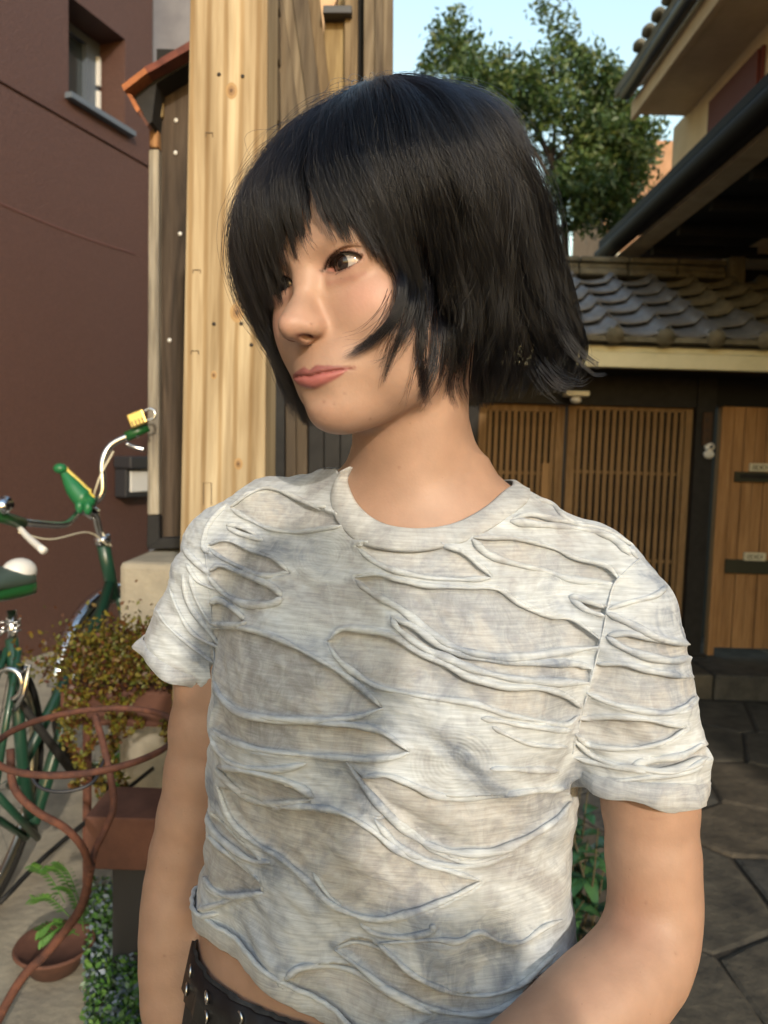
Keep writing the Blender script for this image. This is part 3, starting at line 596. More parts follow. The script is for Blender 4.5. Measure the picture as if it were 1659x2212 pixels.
# ---- rusty ring stand
st = thing('plant_stand', 'empty rusty wrought iron ring stand with curled legs', 'plant stand')
c = W(192, 1594, 1.46); nr = 64; rr = .163
MB().tube([(c[0] + rr * math.cos(2 * PI * k / nr), c[1] + rr * math.sin(2 * PI * k / nr) * 1.05, c[2] + .003 * math.cos(2 * PI * k / nr)) for k in range(nr)], .0062, 10, closed=True).build('ring', m_rust, st, True)
def sc3(pts, r_): return MB().tube(spline([W(*p) for p in pts], 30), r_, 10).build('leg', m_rust, st, True)
sc3([(22, 1618, 1.42), (30, 1700, 1.40), (78, 1752, 1.40), (140, 1788, 1.42), (178, 1830, 1.44), (196, 1880, 1.46)], .0072)
sc3([(205, 1545, 1.60), (226, 1620, 1.56), (246, 1730, 1.52), (228, 1790, 1.50), (206, 1835, 1.48), (193, 1890, 1.46)], .0072)
sc3([(196, 1870, 1.46), (182, 1940, 1.47), (160, 1985, 1.48), (100, 2060, 1.50), (50, 2110, 1.50), (0, 2195, 1.50), (-60, 2330, 1.52)], .0088)
MB().tube(spline([W(60, 1660, 1.5), W(85, 1700, 1.48), W(140, 1710, 1.48), W(200, 1690, 1.5), W(225, 1640, 1.55)], 24), .0035, 8).build('brace', m_gut, st, True)

# ================================================================== BICYCLE
bk = thing('bicycle', 'old dark green bicycle with chrome handlebars leaning on the maroon wall', 'bicycle')
def wheel(hub, fwd, R_, m_r, spokes=32):
    fwd = np.array(fwd, float); fwd /= np.linalg.norm(fwd); upv = np.array([0, 0, 1.]); ax = np.cross(fwd, upv)
    cir = lambda r_, n_=72: [hub + r_ * (fwd * math.cos(t) + upv * math.sin(t)) for t in np.arange(n_) * 2 * PI / n_]
    wh = MB().tube(cir(R_), .0165, 10, closed=True).build('tyre', m_tyre, bk, True)
    MB().tube(cir(R_ - .024), .0125, 8, closed=True).build('rim', m_r, wh, True)
    MB().tube([hub - ax * .04, hub + ax * .04], .018, 12).build('hub', m_chrome, wh, True)
    for k in range(spokes):
        t = 2 * PI * k / spokes; d = fwd * math.cos(t) + upv * math.sin(t); MB().tube([hub + ax * (.03 if k % 2 else -.03), hub + d * (R_ - .03)], .0012, 4).build('spoke', m_chrome, wh)
    return ax
rh = np.array([-1.00, 1.86, .53]); fh_ = W(242, 1470, 2.85)
wheel(rh, (0.02, 1, 0), .335, m_rim)
sd_ = np.array([.22, .975, 0]); sd_ /= np.linalg.norm(sd_); wheel(fh_, sd_, .325, m_chrome)
hd_t = W(222, 1172, 2.62); hd_b = W(246, 1290, 2.70)
MB().tube([hd_b, hd_t], .022, 14).build('head_tube', m_green, bk, True)
MB().tube([hd_t, hd_t + (hd_t - hd_b) * .12], .028, 14).build('headset', m_chrome, bk, True)
axf_ = np.cross(sd_, (0, 0, 1))
for sg in (-1, 1): MB().tube(spline([hd_b + axf_ * .02 * sg, hd_b * .55 + fh_ * .45 + axf_ * .05 * sg + np.array([0, 0, .02]), fh_ + axf_ * .05 * sg], 10), .013, 10).build('fork', m_green, bk, True)
bbk = W(60, 1830, 2.2); stp = W(30, 1400, 2.02)
MB().tube([hd_b + (hd_t - hd_b) * .3, W(70, 1780, 2.1)], .019, 12).build('down_tube', m_green, bk, True)
MB().tube([hd_b * .7 + hd_t * .3 + np.array([0, 0, -.03]), W(25, 1700, 2.05)], .016, 12).build('top_tube', m_green, bk, True)
MB().tube([W(25, 1380, 2.0), W(48, 1640, 2.05), W(70, 1800, 2.12)], .016, 12).build('seat_tube', m_green, bk, True)
for sg in (-.05, .05):
    MB().tube([W(28, 1400, 2.0) + np.array([sg * .3, 0, 0]), rh + np.array([sg, 0, 0])], .009, 8).build('seat_stay', m_green, bk, True)
    MB().tube([W(70, 1810, 2.12) + np.array([sg * .3, 0, 0]), rh + np.array([sg, 0, 0])], .010, 8).build('chain_stay', m_green, bk, True)
MB().tube(spline([W(0, 1950, 1.7), W(120, 1830, 1.9), W(330, 1660, 2.3)], 10), .006, 8).build('side_stand', m_black, bk, True)
MB().tube([W(30, 1500, 2.0), W(150, 1660, 2.2), W(232, 1700, 2.5)], .012, 8).build('rear_rack_strut', m_black, bk, True)
# mudguard over the front wheel
fen = MB(); nf = 22; V = []
for k in range(nf):
    t = R(8 + k * 7.6); cc_ = fh_ + (.352) * (sd_ * math.cos(t) + np.array([0, 0, 1]) * math.sin(t)); ra = (sd_ * math.cos(t) + np.array([0, 0, 1]) * math.sin(t))
    for q, (w_, h_) in enumerate(((-.028, -.012), (-.018, .004), (0, .009), (.018, .004), (.028, -.012))): V.append(cc_ + axf_ * w_ + ra * h_)
fen.add(V, [(k * 5 + q, k * 5 + q + 1, k * 5 + q + 6, k * 5 + q + 5) for k in range(nf - 1) for q in range(4)])
fo_ = fen.build('mudguard', m_chrome, bk, True); fo_.modifiers.new('thickness', 'SOLIDIFY').thickness = .001
# stem and bars
stm = W(188, 1100, 2.55); MB().tube(spline([hd_t, W(212, 1140, 2.60), W(205, 1112, 2.57), stm], 12), .013, 12).build('stem', m_chrome, bk, True)
MB().tube(spline([W(176, 1096, 2.53), stm, W(205, 1112, 2.57)], 8), .022, 12).build('stem_clamp', m_chrome, bk, True)
MB().tube(spline([stm, W(205, 1085, 2.54), W(222, 1060, 2.54), W(221, 1000, 2.54), W(238, 963, 2.55), W(275, 943, 2.56), W(300, 937, 2.57)], 36), .0112, 12).build('handlebar', m_chrome, bk, True)
MB().tube(spline([stm, W(168, 1108, 2.5), W(140, 1132, 2.42), W(90, 1132, 2.32), W(36, 1126, 2.22)], 28), .0112, 12).build('handlebar', m_chrome, bk, True)
MB().tube([W(272, 944, 2.56), W(320, 922, 2.58)], .0165, 12).build('grip', m_saddlel, bk, True)
MB().tube([W(48, 1130, 2.24), W(8, 1118, 2.15), W(-40, 1104, 2.05)], .0175, 12).build('grip', m_saddlel, bk, True)
MB().tube(spline([W(42, 1140, 2.22), W(62, 1162, 2.18), W(95, 1190, 2.10)], 10), list(np.linspace(.008, .011, 10)), 10).build('brake_lever', m_white, bk, True)
MB().tube(spline([W(272, 958, 2.55), W(290, 966, 2.56), W(313, 971, 2.57)], 10), .007, 8).build('brake_lever', m_chrome, bk, True)
for r_, pts in ((.003, [(245, 975, 2.55), (212, 1040, 2.53), (200, 1110, 2.58), (240, 1180, 2.62)]), (.0025, [(40, 1150, 2.2), (110, 1165, 2.3), (190, 1150, 2.5), (235, 1180, 2.6)])): MB().tube(spline([W(*p) for p in pts], 20), r_, 6).build('brake_cable', m_lab, bk, True)
MB().tube([W(0, 1100, 2.12), W(14, 1086, 2.10)], .022, 16).build('bell', m_chrome, bk, True)
# saddle: pale nose-down shell over a green base
sv_ = MB(); P0 = W(-60, 1275, 1.95); P1 = W(78, 1262, 2.05)
def saddle_loft(z_off, wf, name, m, par, hh):
    n_ = 14; k_ = 16; V = []; dv = (P1 - P0); L_s = np.linalg.norm(dv); d = dv / L_s; s = np.cross(d, (0, 0, 1)); s /= np.linalg.norm(s); u3 = np.cross(s, d)
    for i in range(n_):
        t = i / (n_ - 1); w_ = wf * (.095 * (1 - t) ** 1.2 + .034) * math.sqrt(max(1 - (2 * abs(t - .5)) ** 8, .02)); h = hh * (.8 + .35 * math.sin(t * PI))
        for j in range(k_):
            a = 2 * PI * j / k_; V.append(P0 + dv * t + s * w_ * math.cos(a) + u3 * (h * math.sin(a) + z_off))
    F_ = [(i * k_ + j, i * k_ + (j + 1) % k_, (i + 1) * k_ + (j + 1) % k_, (i + 1) * k_ + j) for i in range(n_ - 1) for j in range(k_)] + [tuple(range(k_)), tuple((n_ - 1) * k_ + j for j in range(k_))[::-1]]
    return mesh(name, V, F_, m, par, True)
sad = saddle_loft(.022, 1.0, 'saddle', m_saddle, bk, .028); saddle_loft(-.006, 1.08, 'saddle_base', m_saddlel, sad, .022)
MB().ball(W(42, 1235, 2.02), (.042, .05, .036), 18, 12).build('saddle_nose_cap', m_white, sad, True)
MB().tube([W(25, 1318, 2.02), W(28, 1400, 2.02)], .013, 10).build('seat_post', m_chrome, bk, True)
for du in (-14, 14): MB().tube([W(20 + du + k * .0, 1335 + 6 * math.sin(k), 2.0) + np.array([.012 * math.cos(k * 1.2), .012 * math.sin(k * 1.2), -.004 * k * .9]) for k in range(14)], .003, 6).build('saddle_spring', m_chrome, sad, True)
MB().tube([W(18 + 30 * math.cos(t), 1478 + 34 * math.sin(t), 1.95) for t in np.linspace(-2.6, 1.3, 16)], .0065, 10).build('lock_loop', m_chrome, bk, True)
MB().tube([W(45, 1455, 1.95), W(62, 1436, 1.96), W(52, 1500, 1.95), W(30, 1535, 1.95)], .007, 10).build('lock_link', m_chrome, bk, True)
# padlock on the grip
pk = thing('padlock', 'brass combination padlock with a steel shackle over the right grip', 'padlock')
c = W(297, 905, 2.54); dl = W(315, 898, 2.54) - c; dl /= np.linalg.norm(dl); pu = np.cross(dl, fw); pu /= np.linalg.norm(pu); dp = np.cross(pu, dl)
def obx(c, ax_, hx_, name, m, par, bevel=.002):
    a, b, d = [v * h for v, h in zip(ax_, hx_)]; return MB().hexa([c - a - b - d, c + a - b - d, c + a + b - d, c - a + b - d, c - a - b + d, c + a - b + d, c + a + b + d, c - a + b + d]).build(name, m, par, bevel=bevel)
obx(c, (dl, dp, pu), (.028, .012, .024), 'lock_body', m_brass, pk, .004)
for k in range(4): obx(c + dl * (-.018 + k * .012) - dp * .0125 - pu * .012, (dl, dp, pu), (.0022, .0012, .009), 'dial', m_gut, pk, .0005)
MB().tube(spline([c + dl * .026 + pu * .015, c + dl * .05 + pu * .017, c + dl * .062 + pu * .0, c + dl * .05 - pu * .017, c + dl * .026 - pu * .015], 20), .0045, 10).build('shackle', m_chrome, pk, True)
# toy dinosaur
dn = thing('toy_dinosaur', 'little green toy dinosaur with yellow back spikes on the bicycle stem', 'toy')
db0 = spline([W(131, 1012, 2.5), W(140, 1024, 2.5), W(152, 1042, 2.5), W(166, 1062, 2.5), W(184, 1080, 2.5), W(205, 1084, 2.5)], 22)
MB().tube(db0, list(np.interp(np.linspace(0, 1, 22), [0, .1, .2, .5, .78, .92, 1], [.012, .013, .013, .028, .034, .020, .010])), 14).build('body', m_plasticg, dn, True)
MB().ball(W(130, 1012, 2.49), (.022, .02, .017), 14, 9).build('head', m_plasticg, dn, True)
for u, v in ((172, 1095), (190, 1098)): MB().ball(W(u, v, 2.48), (.014, .014, .022), 10, 7).build('leg', m_plasticg, dn, True)
for k in range(2, 21, 1):
    p = db0[k]; o_ = W(0, 0, 1) * 0; d = np.cross(db0[min(k + 1, 21)] - db0[k - 1], fw); d /= np.linalg.norm(d); d = d if d @ up > 0 else -d
    rad = np.interp(k / 21, [0, .1, .2, .5, .78, .92, 1], [.012, .013, .013, .028, .034, .020, .010]); t_ = (db0[min(k + 1, 21)] - db0[k - 1]); t_ /= np.linalg.norm(t_)
    b_ = p + d * rad * .9; MB().add([b_ - t_ * .006 - fw * .004, b_ + t_ * .006 - fw * .004, b_ + t_ * .006 + fw * .004, b_ - t_ * .006 + fw * .004, b_ + d * .011], [(0, 1, 4), (1, 2, 4), (2, 3, 4), (3, 0, 4)]).build('back_spike', m_plasticy, dn)
print('place', round(time.time() - T0, 1))
# ================================================================== THE PERSON
# ---- signed distance tools (numpy, float32)
f4 = np.float32
def smin(a, b, k):
    h = np.maximum(k - np.abs(a - b), 0) / k
    return np.minimum(a, b) - h * h * k * 0.25
def smax(a, b, k): return -smin(-a, -b, k)
def ell(p, c, r):
    q = p - np.array(c, f4); r = np.array(r, f4)
    a = q / r; k0 = np.sqrt((a * a).sum(1)); b = a / r; k1 = np.sqrt((b * b).sum(1)) + 1e-9
    return k0 * (k0 - 1) / k1
def cap(p, a, b, ra, rb):
    a = np.array(a, f4); b = np.array(b, f4); ab = b - a
    t = np.clip(((p - a) @ ab) / (ab @ ab), 0, 1)
    q = p - a - t[:, None] * ab
    return np.sqrt((q * q).sum(1)) - (ra + (rb - ra) * t)
def sph(p, c, r):
    q = p - np.array(c, f4); return np.sqrt((q * q).sum(1)) - r

# ---- head pose (head-local millimetres: x her left, y back, z up)
XH = np.array([.790, -.072, -.609]); YH = np.array([.588, -.196, .785]); ZH = np.array([-.176, -.978, -.113])
def c2w(c): return c[0] * rt - c[1] * up + c[2] * fw
HM = np.array([c2w(XH), c2w(YH), c2w(ZH)]); HM /= np.linalg.norm(HM, axis=1)[:, None]   # rows: local axes in world
u_, s_, v_ = np.linalg.svd(HM); HM = u_ @ v_
HO = CP + c2w(np.array([-.0081, -.1866, .6111]))
def h2w(p): return HO + (np.asarray(p, float) / 1000.0) @ HM
def w2h(P): return ((P - HO) @ HM.T) * 1000.0
EYE = [(30.6, -65.0, -1.4), (-30.6, -65.0, -1.4)]
GZ = [(-13.0), (-13.0)]

def almond(p, s, grow=0.0):
    # opening between the lids, seen along y; p local, s = +1 her left eye
    x = (p[:, 0] - s * 30.2) * s; z = p[:, 2] + 2.2 - x * 0.085
    w = 15.4 + grow
    t = np.clip(x / w, -1, 1)
    upz = (6.6 + grow) * (1 - np.abs(t) ** 2.2) ** 0.8
    loz = (4.6 + grow) * (1 - np.abs(t - .08) ** 2.2).clip(0) ** 0.9
    return np.maximum(np.maximum(z - upz, -z - loz), np.abs(x) - w)
def lips(x, z):
    # relief of the mouth over the muzzle (mm) and the lip mask, from the front
    ax = np.abs(x); t = np.clip(ax / 30.0, 0, 1)
    zs = -72.4 - .065 * x + .9 * t ** 2.0 + 0.5 * np.exp(-(ax / 8) ** 2) * 0 - .9 * np.exp(-(x / 5.0) ** 2)
    hu = 5.9 * (1 - t ** 1.7).clip(0) ** .9 - 1.3 * np.exp(-(x / 3.2) ** 2) + .7 * np.exp(-((ax - 6.5) / 3.5) ** 2) + .01
    hl = 9.2 * (1 - (ax / 27.0).clip(0, 1) ** 2.0) ** .9 + .01
    a = (z - zs) / hu; b = (zs - z) / hl
    fa = (1 - t ** 2.2)
    r = np.where(z > zs, 1.3 * np.sin(PI * np.clip(a * .78 + .22, 0, 1)).clip(0) ** .9, 2.4 * np.sin(PI * np.clip(b * .86 + .14, 0, 1)).clip(0) ** .8) * fa
    g = -1.9 * np.exp(-((z - zs) / .95) ** 2) * np.clip((29 - ax) / 9, 0, 1)
    mask = np.where(z > zs, 1 - np.clip((a - .88) * 4, 0, 1), 1 - np.clip((b - .85) * 4, 0, 1)) * (ax < 29.5)
    return r + g, mask, zs

def head_sdf(p):
    ax = np.abs(p[:, 0]); q = p.copy(); q[:, 0] = ax       # mirrored copy
    d = ell(p, (0, 10, 34), (72, 88, 78))
    d = smin(d, ell(p, (0, -18, 14), (64, 68, 62)), 18)
    d = smin(d, ell(p, (0, -28, -34), (54, 55, 52)), 16)
    d = smin(d, ell(q, (35, -47, -27), (25, 26, 22)), 20)   # cheekbones
    d = smin(d, ell(q, (28, -50, -50), (25, 25, 26)), 22)   # cheeks
    d = smin(d, ell(q, (32, -28, -62), (23, 30, 28)), 20)
    d = smin(d, ell(p, (0, -36, -76), (44, 48, 34)), 18)    # jaw
    d = smin(d, ell(q, (40, 2, -58), (18, 24, 24)), 24)     # jaw corners
    d = smin(d, ell(p, (0, -64, -73), (33, 32, 26)), 14)    # muzzle
    d = smin(d, ell(p, (0, -73, -100), (21, 19.5, 15)), 18)
    d = smin(d, ell(q, (30, -30, -84), (24, 32, 21)), 18)  # chin
    d = smin(d, ell(p, (2, -52, -98), (24, 30, 17)), 16)
    d = smin(d, ell(q, (22, -72, 13), (22, 8, 8)), 18)     # brow
    # eye sockets
    d = smax(d, -ell(q, (33, -94.5, -3), (18, 13, 9.5)), 15)
    d = smax(d, -ell(q, (15, -95, -5), (6.5, 12, 10)), 12)
    # nose
    nb = cap(p, (0, -76, 8), (0, -83, -9), 6.4, 6.2)
    nb = smin(nb, cap(p, (0, -84, -9), (0, -104.2, -36), 5.6, 6.4), 5)
    d = smin(d, nb, 15)
    nt_ = ell(p, (0, -106.6, -37.8), (7.2, 8.2, 6.9))
    nt_ = smin(nt_, ell(q, (9.4, -95.5, -40.5), (5.6, 9.4, 6.0)), 9)
    nt_ = smin(nt_, cap(p, (0, -105.5, -41), (0, -96, -46), 3.6, 4.2), 5)
    nt_ = smin(nt_, ell(q, (4.5, -95, -33), (5.2, 8.5, 8.5)), 7)
    d = smin(d, nt_, 11)
    d = smax(d, -ell(q, (6.4, -100.5, -47.2), (3.0, 5.6, 3.2)), 1.4)  # nostril
    # eyelids: a ball around each eye, opened by the almond
    for s in (1, -1):
        ec = EYE[0] if s > 0 else EYE[1]
        lid = ell(p, (s * 31.2, ec[1] - .2, ec[2] + .6), (16.5, 14.0, 13.6))
        d = smin(d, lid, 9)
        al = almond(p, s)
        front = np.maximum(al, p[:, 1] + 60)
        front = np.maximum(front, -p[:, 1] - 92)
        d = smax(d, -front, 0.9)
        x = (p[:, 0] - s * 31.0) * s                        # upper lid crease
        zc = 6.6 - 0.020 * (x - 1) ** 2 + x * 0.10
        cr = np.sqrt((p[:, 2] - zc) ** 2 + (p[:, 1] + 79.0 - 0.016 * (x + 2) ** 2) ** 2) - 0.9
        cr = np.maximum(cr, np.abs(x) - 15)
        d = smax(d, -cr, 2.5)
        d = smin(d, cap(p, (s * 20, -76.5, -12.0), (s * 36, -73.0, -10.6), 1.9, 1.5), 8)   # soft bag below the eye
        d = smin(d, sph(p, ec, 10.8), 0.5)
        d = smin(d, ell(p, (s * 16.8, -73.5, -4.2), (4.0, 4.2, 3.2)), 2)
    # lips
    d = smax(d, -ell(p, (0, -107, -58), (2.4, 8, 6)), 5)           # philtrum
    d = smax(d, -ell(p, (0, -101, -88.0), (15, 7, 3.6)), 9)       # under the lower lip
    m = (p[:, 1] < -60) & (np.abs(p[:, 2] + 72) < 16) & (ax < 34)
    if m.any():
        i = np.where(m)[0]; d[i] = d[i] - lips(p[i, 0], p[i, 2])[0].astype(f4)
    d = smin(d, ell(q, (68, 12, -6), (6, 14, 25)), 10)     # ears
    return d

NB = W(906, 1135, .668)                      # base of the neck
def rc(u, v, d): return W(u, v, d).astype(f4)
XT = c2w(np.array([.972, .012, -.235])); YT = -up; ZT = c2w(np.array([.235, 0, .972]))     # torso: across, down, back
TO = W(853, 1500, .668)
TM = np.array([XT, YT, ZT]).astype(f4)
def tor(P): return (P - TO.astype(f4)) @ TM.T
# rows of the torso under the shirt: t (down, m), half width, half depth, centre offset x, offset z
TR = np.array([
 (-.190, .040, .035, .022, .010),
 (-.160, .085, .055, .016, .008),
 (-.125, .130, .072, .008, .004),
 (-.080, .146, .090, .002, .000),
 (-.020, .150, .104, .000, -.004),
 (.030, .148, .106, -.002, -.005),
 (.090, .142, .098, -.002, -.001),
 (.150, .144, .094, -.004, .002),
 (.190, .156, .097, -.006, .001),
 (.230, .166, .101, -.007, .000),
 (.340, .180, .110, -.008, .000),
 (.450, .188, .115, -.008, .000)])
TR = spline(TR, 90)
def torso(P, grow=0.0, rows=TR):
    q = tor(P); t = q[:, 1]
    a = np.interp(t, rows[:, 0], rows[:, 1]).astype(f4) + grow; b = np.interp(t, rows[:, 0], rows[:, 2]).astype(f4) + grow
    x = q[:, 0] - np.interp(t, rows[:, 0], rows[:, 3]).astype(f4); z = q[:, 2] - np.interp(t, rows[:, 0], rows[:, 4]).astype(f4)
    e = 2.3
    k = (np.abs(x / a) ** e + np.abs(z / b) ** e) ** (1 / e)
    m = np.minimum(a, b); d = (k - 1) * m
    d = np.maximum(d, (rows[0, 0] - t)); d = np.maximum(d, t - rows[-1, 0])
    return d
LSH = rc(1350, 1330, .612); RSH = rc(520, 1225, .712)       # her left shoulder (near, right in frame); her right
def limb(P, pts, n=14, g=0.0):
    Q = spline([tuple(rc(*a[:3])) + (a[3],) for a in pts], n)
    d = None
    for i in range(n - 1):
        e = cap(P, Q[i, :3], Q[i + 1, :3], Q[i, 3] + g - .0028, Q[i + 1, 3] + g - .0028)
        d = e if d is None else smin(d, e, .010)
    return d
NEAR_ARM = [(1350, 1330, .612, .041), (1392, 1600, .602, .0388), (1410, 1850, .596, .0365), (1413, 1985, .592, .0352), (1378, 2085, .575, .0372), (1290, 2170, .552, .0375), (1180, 2265, .53, .034), (1060, 2350, .51, .028)]
FAR_ARM = [(515, 1205, .712, .043), (462, 1480, .716, .0375), (430, 1700, .716, .0345), (388, 1880, .712, .0312), (372, 2010, .70, .0300), (369, 2150, .69, .0275), (372, 2330, .675, .021)]
def arms(P, g=0.0):
    # only near them
    d = np.full(len(P), .2, f4)
    for A, k in ((NEAR_ARM, 15), (FAR_ARM, 14)):
        e = cap(P, rc(*A[0][:3]), rc(*A[3][:3]), .05, .05); e = np.minimum(e, cap(P, rc(*A[3][:3]), rc(*A[-1][:3]), .05, .05))
        i = np.where(e < .05)[0]; far = e >= .05
        if len(i): d[i] = np.minimum(d[i], limb(P[i], A, k, g))
        d[far] = np.minimum(d[far], e[far] + .01)
    return d
def unit(v): return v / np.linalg.norm(v)
def hand(P, w, d, side, palm):                # relaxed hand: w wrist, d along the hand, side towards the thumb, palm the way the fingers curl
    w = np.array(w, float); d = unit(d); side = unit(side - d * (side @ d)); palm = unit(palm - d * (palm @ d) - side * (palm @ side))
    i = np.where(np.linalg.norm(P - w.astype(f4), axis=1) < .24)[0]; out = np.full(len(P), .2, f4)
    if not len(i): return out
    Q = P[i]; h = None
    for k, ln in enumerate((.040, .045, .042, .033)):
        b = w + side * (.012 - .008 * k) ; kn = w + d * (.078 - .004 * k) + side * (.027 - .018 * k)
        e = cap(Q, b + d * .012, kn, .0135, .0105); h = e if h is None else smin(h, e, .010)
        p = kn; fd = d; f_ = None
        for j, (l_, r_) in enumerate(((ln, .0092), (ln * .62, .0082), (ln * .48, .0072))):
            fd = unit(fd + palm * (.38 + .22 * j)); n2_ = p + fd * l_; g = cap(Q, p, n2_, r_ + .0006, r_); f_ = g if f_ is None else np.minimum(f_, g); p = n2_
        h = smin(h, f_, .004)
    t0_ = w + d * .018 + side * .022; t1_ = t0_ + d * .034 + side * .022 + palm * .010; t2_ = t1_ + d * .028 + side * .006 + palm * .012
    h = smin(h, cap(Q, t0_, t1_, .0135, .0105), .010); h = smin(h, cap(Q, t1_, t2_, .0102, .0085), .004)
    out[i] = h; return out
NW = W(1060, 2350, .51); NWd = NW - W(1180, 2265, .53); FW_ = W(372, 2330, .675); FWd = FW_ - W(369, 2150, .69)
NK0 = h2w((6, 14, -52)).astype(f4)
def neck(P, g=0.0):
    nb = rc(912, 1150, .672)
    d = cap(P, NK0, nb, .0465 + g, .053 + g)
    d = smin(d, cap(P, rc(925, 1105, .675), rc(1255, 1235, .640), .040 + g, .037 + g), .055)
    d = smin(d, cap(P, rc(890, 1112, .68), rc(600, 1125, .705), .036 + g, .036 + g), .05)
    d = smin(d, cap(P, h2w((58, 30, -50)).astype(f4), rc(862, 1150, .628), .010 + g, .009 + g), .030)
    d = smin(d, cap(P, nb, rc(900, 1290, .655), .060 + g, .07 + g), .03)
    return d
def body_sdf(P):
    d = torso(P, 0.0)
    d = smin(d, neck(P), .030)
    d = smin(d, arms(P), .018)
    d = smin(d, hand(P, NW, NWd + (-up) * .02, up * 1.0, fw), .012); d = smin(d, hand(P, FW_, FWd, -fw * 1.0 + rt * .2, rt), .012)
    q = w2h(P).astype(f4)
    far = (np.abs(q[:, 0]) > 100) | (q[:, 1] < -150) | (q[:, 1] > 130) | (q[:, 2] < -150) | (q[:, 2] > 150)
    hd = np.full(len(P), 0.05, f4)
    i = np.where(~far)[0]
    if len(i): hd[i] = head_sdf(q[i]) * f4(.001)
    hd[far] = np.maximum(sph(q[far], (0, 0, 0), 95) * f4(.001), .02)
    d = smin(d, hd, .012)
    return d

def extract(sdf, lo, hi, h, B=8, slack=1.9):
    lo = np.array(lo, float); n = np.ceil((np.array(hi) - lo) / (h * B)).astype(int)
    g = np.stack(np.meshgrid(*[np.arange(k) for k in n], indexing='ij'), -1).reshape(-1, 3)
    c = (lo + (g + .5) * h * B).astype(f4)
    dd = np.concatenate([sdf(c[i:i + 400000]) for i in range(0, len(c), 400000)])
    g = g[np.abs(dd) < h * B * .87 * slack]
    o = np.stack(np.meshgrid(*[np.arange(B + 1)] * 3, indexing='ij'), -1).reshape(-1, 3)
    N = n * B + 2; keys = []; pos = []; quads = []
    def key(c): return (c[..., 0] * N[1] + c[..., 1]) * N[2] + c[..., 2]
    CH = 700
    for s in range(0, len(g), CH):
        gb = g[s:s + CH] * B
        P = (lo + (gb[:, None, :] + o[None]) * h).reshape(-1, 3).astype(f4)
        D = sdf(P).reshape(len(gb), B + 1, B + 1, B + 1)
        ins = D < 0
        cnt = sum(ins[:, i:B + i, j:B + j, k:B + k].astype(np.int8) for i in (0, 1) for j in (0, 1) for k in (0, 1))
        act = (cnt > 0) & (cnt < 8)
        b, i, j, k = np.where(act)
        if not len(b): continue
        acc = np.zeros((len(b), 3)); num = np.zeros(len(b))
        cor = [(x, y, z) for x in (0, 1) for y in (0, 1) for z in (0, 1)]
        for a in range(8):
            for e in range(a + 1, 8):
                df = [cor[e][m] - cor[a][m] for m in range(3)]
                if sum(abs(x) for x in df) != 1: continue
                da = D[b, i + cor[a][0], j + cor[a][1], k + cor[a][2]]; de = D[b, i + cor[e][0], j + cor[e][1], k + cor[e][2]]
                x = (da < 0) != (de < 0); t = np.where(x, da / (da - de + 1e-12), 0)
                acc += np.where(x[:, None], np.array(cor[a]) + t[:, None] * np.array(df), 0); num += x
        cell = gb[b] + np.stack([i, j, k], -1)
        keys.append(key(cell)); pos.append(lo + (cell + acc / num[:, None]) * h)
        for axis in range(3):
            sl0 = [slice(0, B)] * 3; sl1 = [slice(0, B)] * 3; sl1[axis] = slice(1, B + 1)
            A = ins[(slice(None), *sl0)]; Z = ins[(slice(None), *sl1)]
            b, i, j, k = np.where(A != Z); c = gb[b] + np.stack([i, j, k], -1); fl = A[b, i, j, k]
            a1, a2 = [(1, 2), (2, 0), (0, 1)][axis]; e1 = np.zeros(3, int); e1[a1] = 1; e2 = np.zeros(3, int); e2[a2] = 1
            q = np.stack([key(c - e1 - e2), key(c - e2), key(c), key(c - e1)], -1)
            q[~fl] = q[~fl][:, ::-1]; quads.append(q)
    keys = np.concatenate(keys); pos = np.concatenate(pos); quads = np.concatenate(quads)
    od = np.argsort(keys); keys = keys[od]; pos = pos[od]
    ix = np.searchsorted(keys, quads); ix[ix >= len(keys)] = 0
    ok = (keys[ix] == quads).all(1); F = ix[ok]
    for it in range(2):
        e = h * .4; off = np.array([(1, -1, -1), (-1, -1, 1), (-1, 1, -1), (1, 1, 1)], float)
        G = np.zeros_like(pos); 
        for v in off: G += v * sdf((pos + v * e).astype(f4))[:, None]
        gl = np.linalg.norm(G, axis=1)[:, None] + 1e-9; nrm = G / gl; gm = gl / (4 * e)
        d = sdf(pos.astype(f4))[:, None]
        pos = pos - nrm * np.clip(d / np.maximum(gm, .3), -h * .6, h * .6) * .9
    return pos, F, nrm
def keep(pos, F, mask):                        # drop faces that have a vertex outside the mask
    F = F[mask[F].all(1)]; used = np.zeros(len(pos), bool); used[F.ravel()] = True
    mp = np.cumsum(used) - 1
    return pos[used], mp[F], used
def attr(o, name, val, typ='FLOAT'):
    a = o.data.attributes.new(name, typ, 'POINT'); a.data.foreach_set({'FLOAT': 'value', 'FLOAT_COLOR': 'color', 'FLOAT_VECTOR': 'vector'}[typ], np.asarray(val, np.float32).ravel())

person = thing('person', 'person with a black bob and slashed pale tie dye shirt looking to the side', 'person')
lo = np.minimum.reduce([W(300, 2400, .6), W(1600, 2400, .75), W(829, 100, .45), W(1600, 200, .48), W(300, 1400, .85), W(1100,2330,.42), W(900, 2620, .46), W(300, 2560, .62)]) 
hi = np.maximum.reduce([W(1600, 2212, .62), W(829, 100, .8), W(1500, 1200, .85), W(300, 1000, .85)])
tA = time.time()
hb_lo = (HO - .155); hb_hi = (HO + .155)

QK = globals().get('QUICK', False)
pos, F, nrm = extract(body_sdf, lo, hi, .0026 if QK else .00145)
print('body', len(pos), len(F), round(time.time() - tA, 1))
body_bvh = BVHTree.FromPolygons(pos.tolist(), F.tolist())

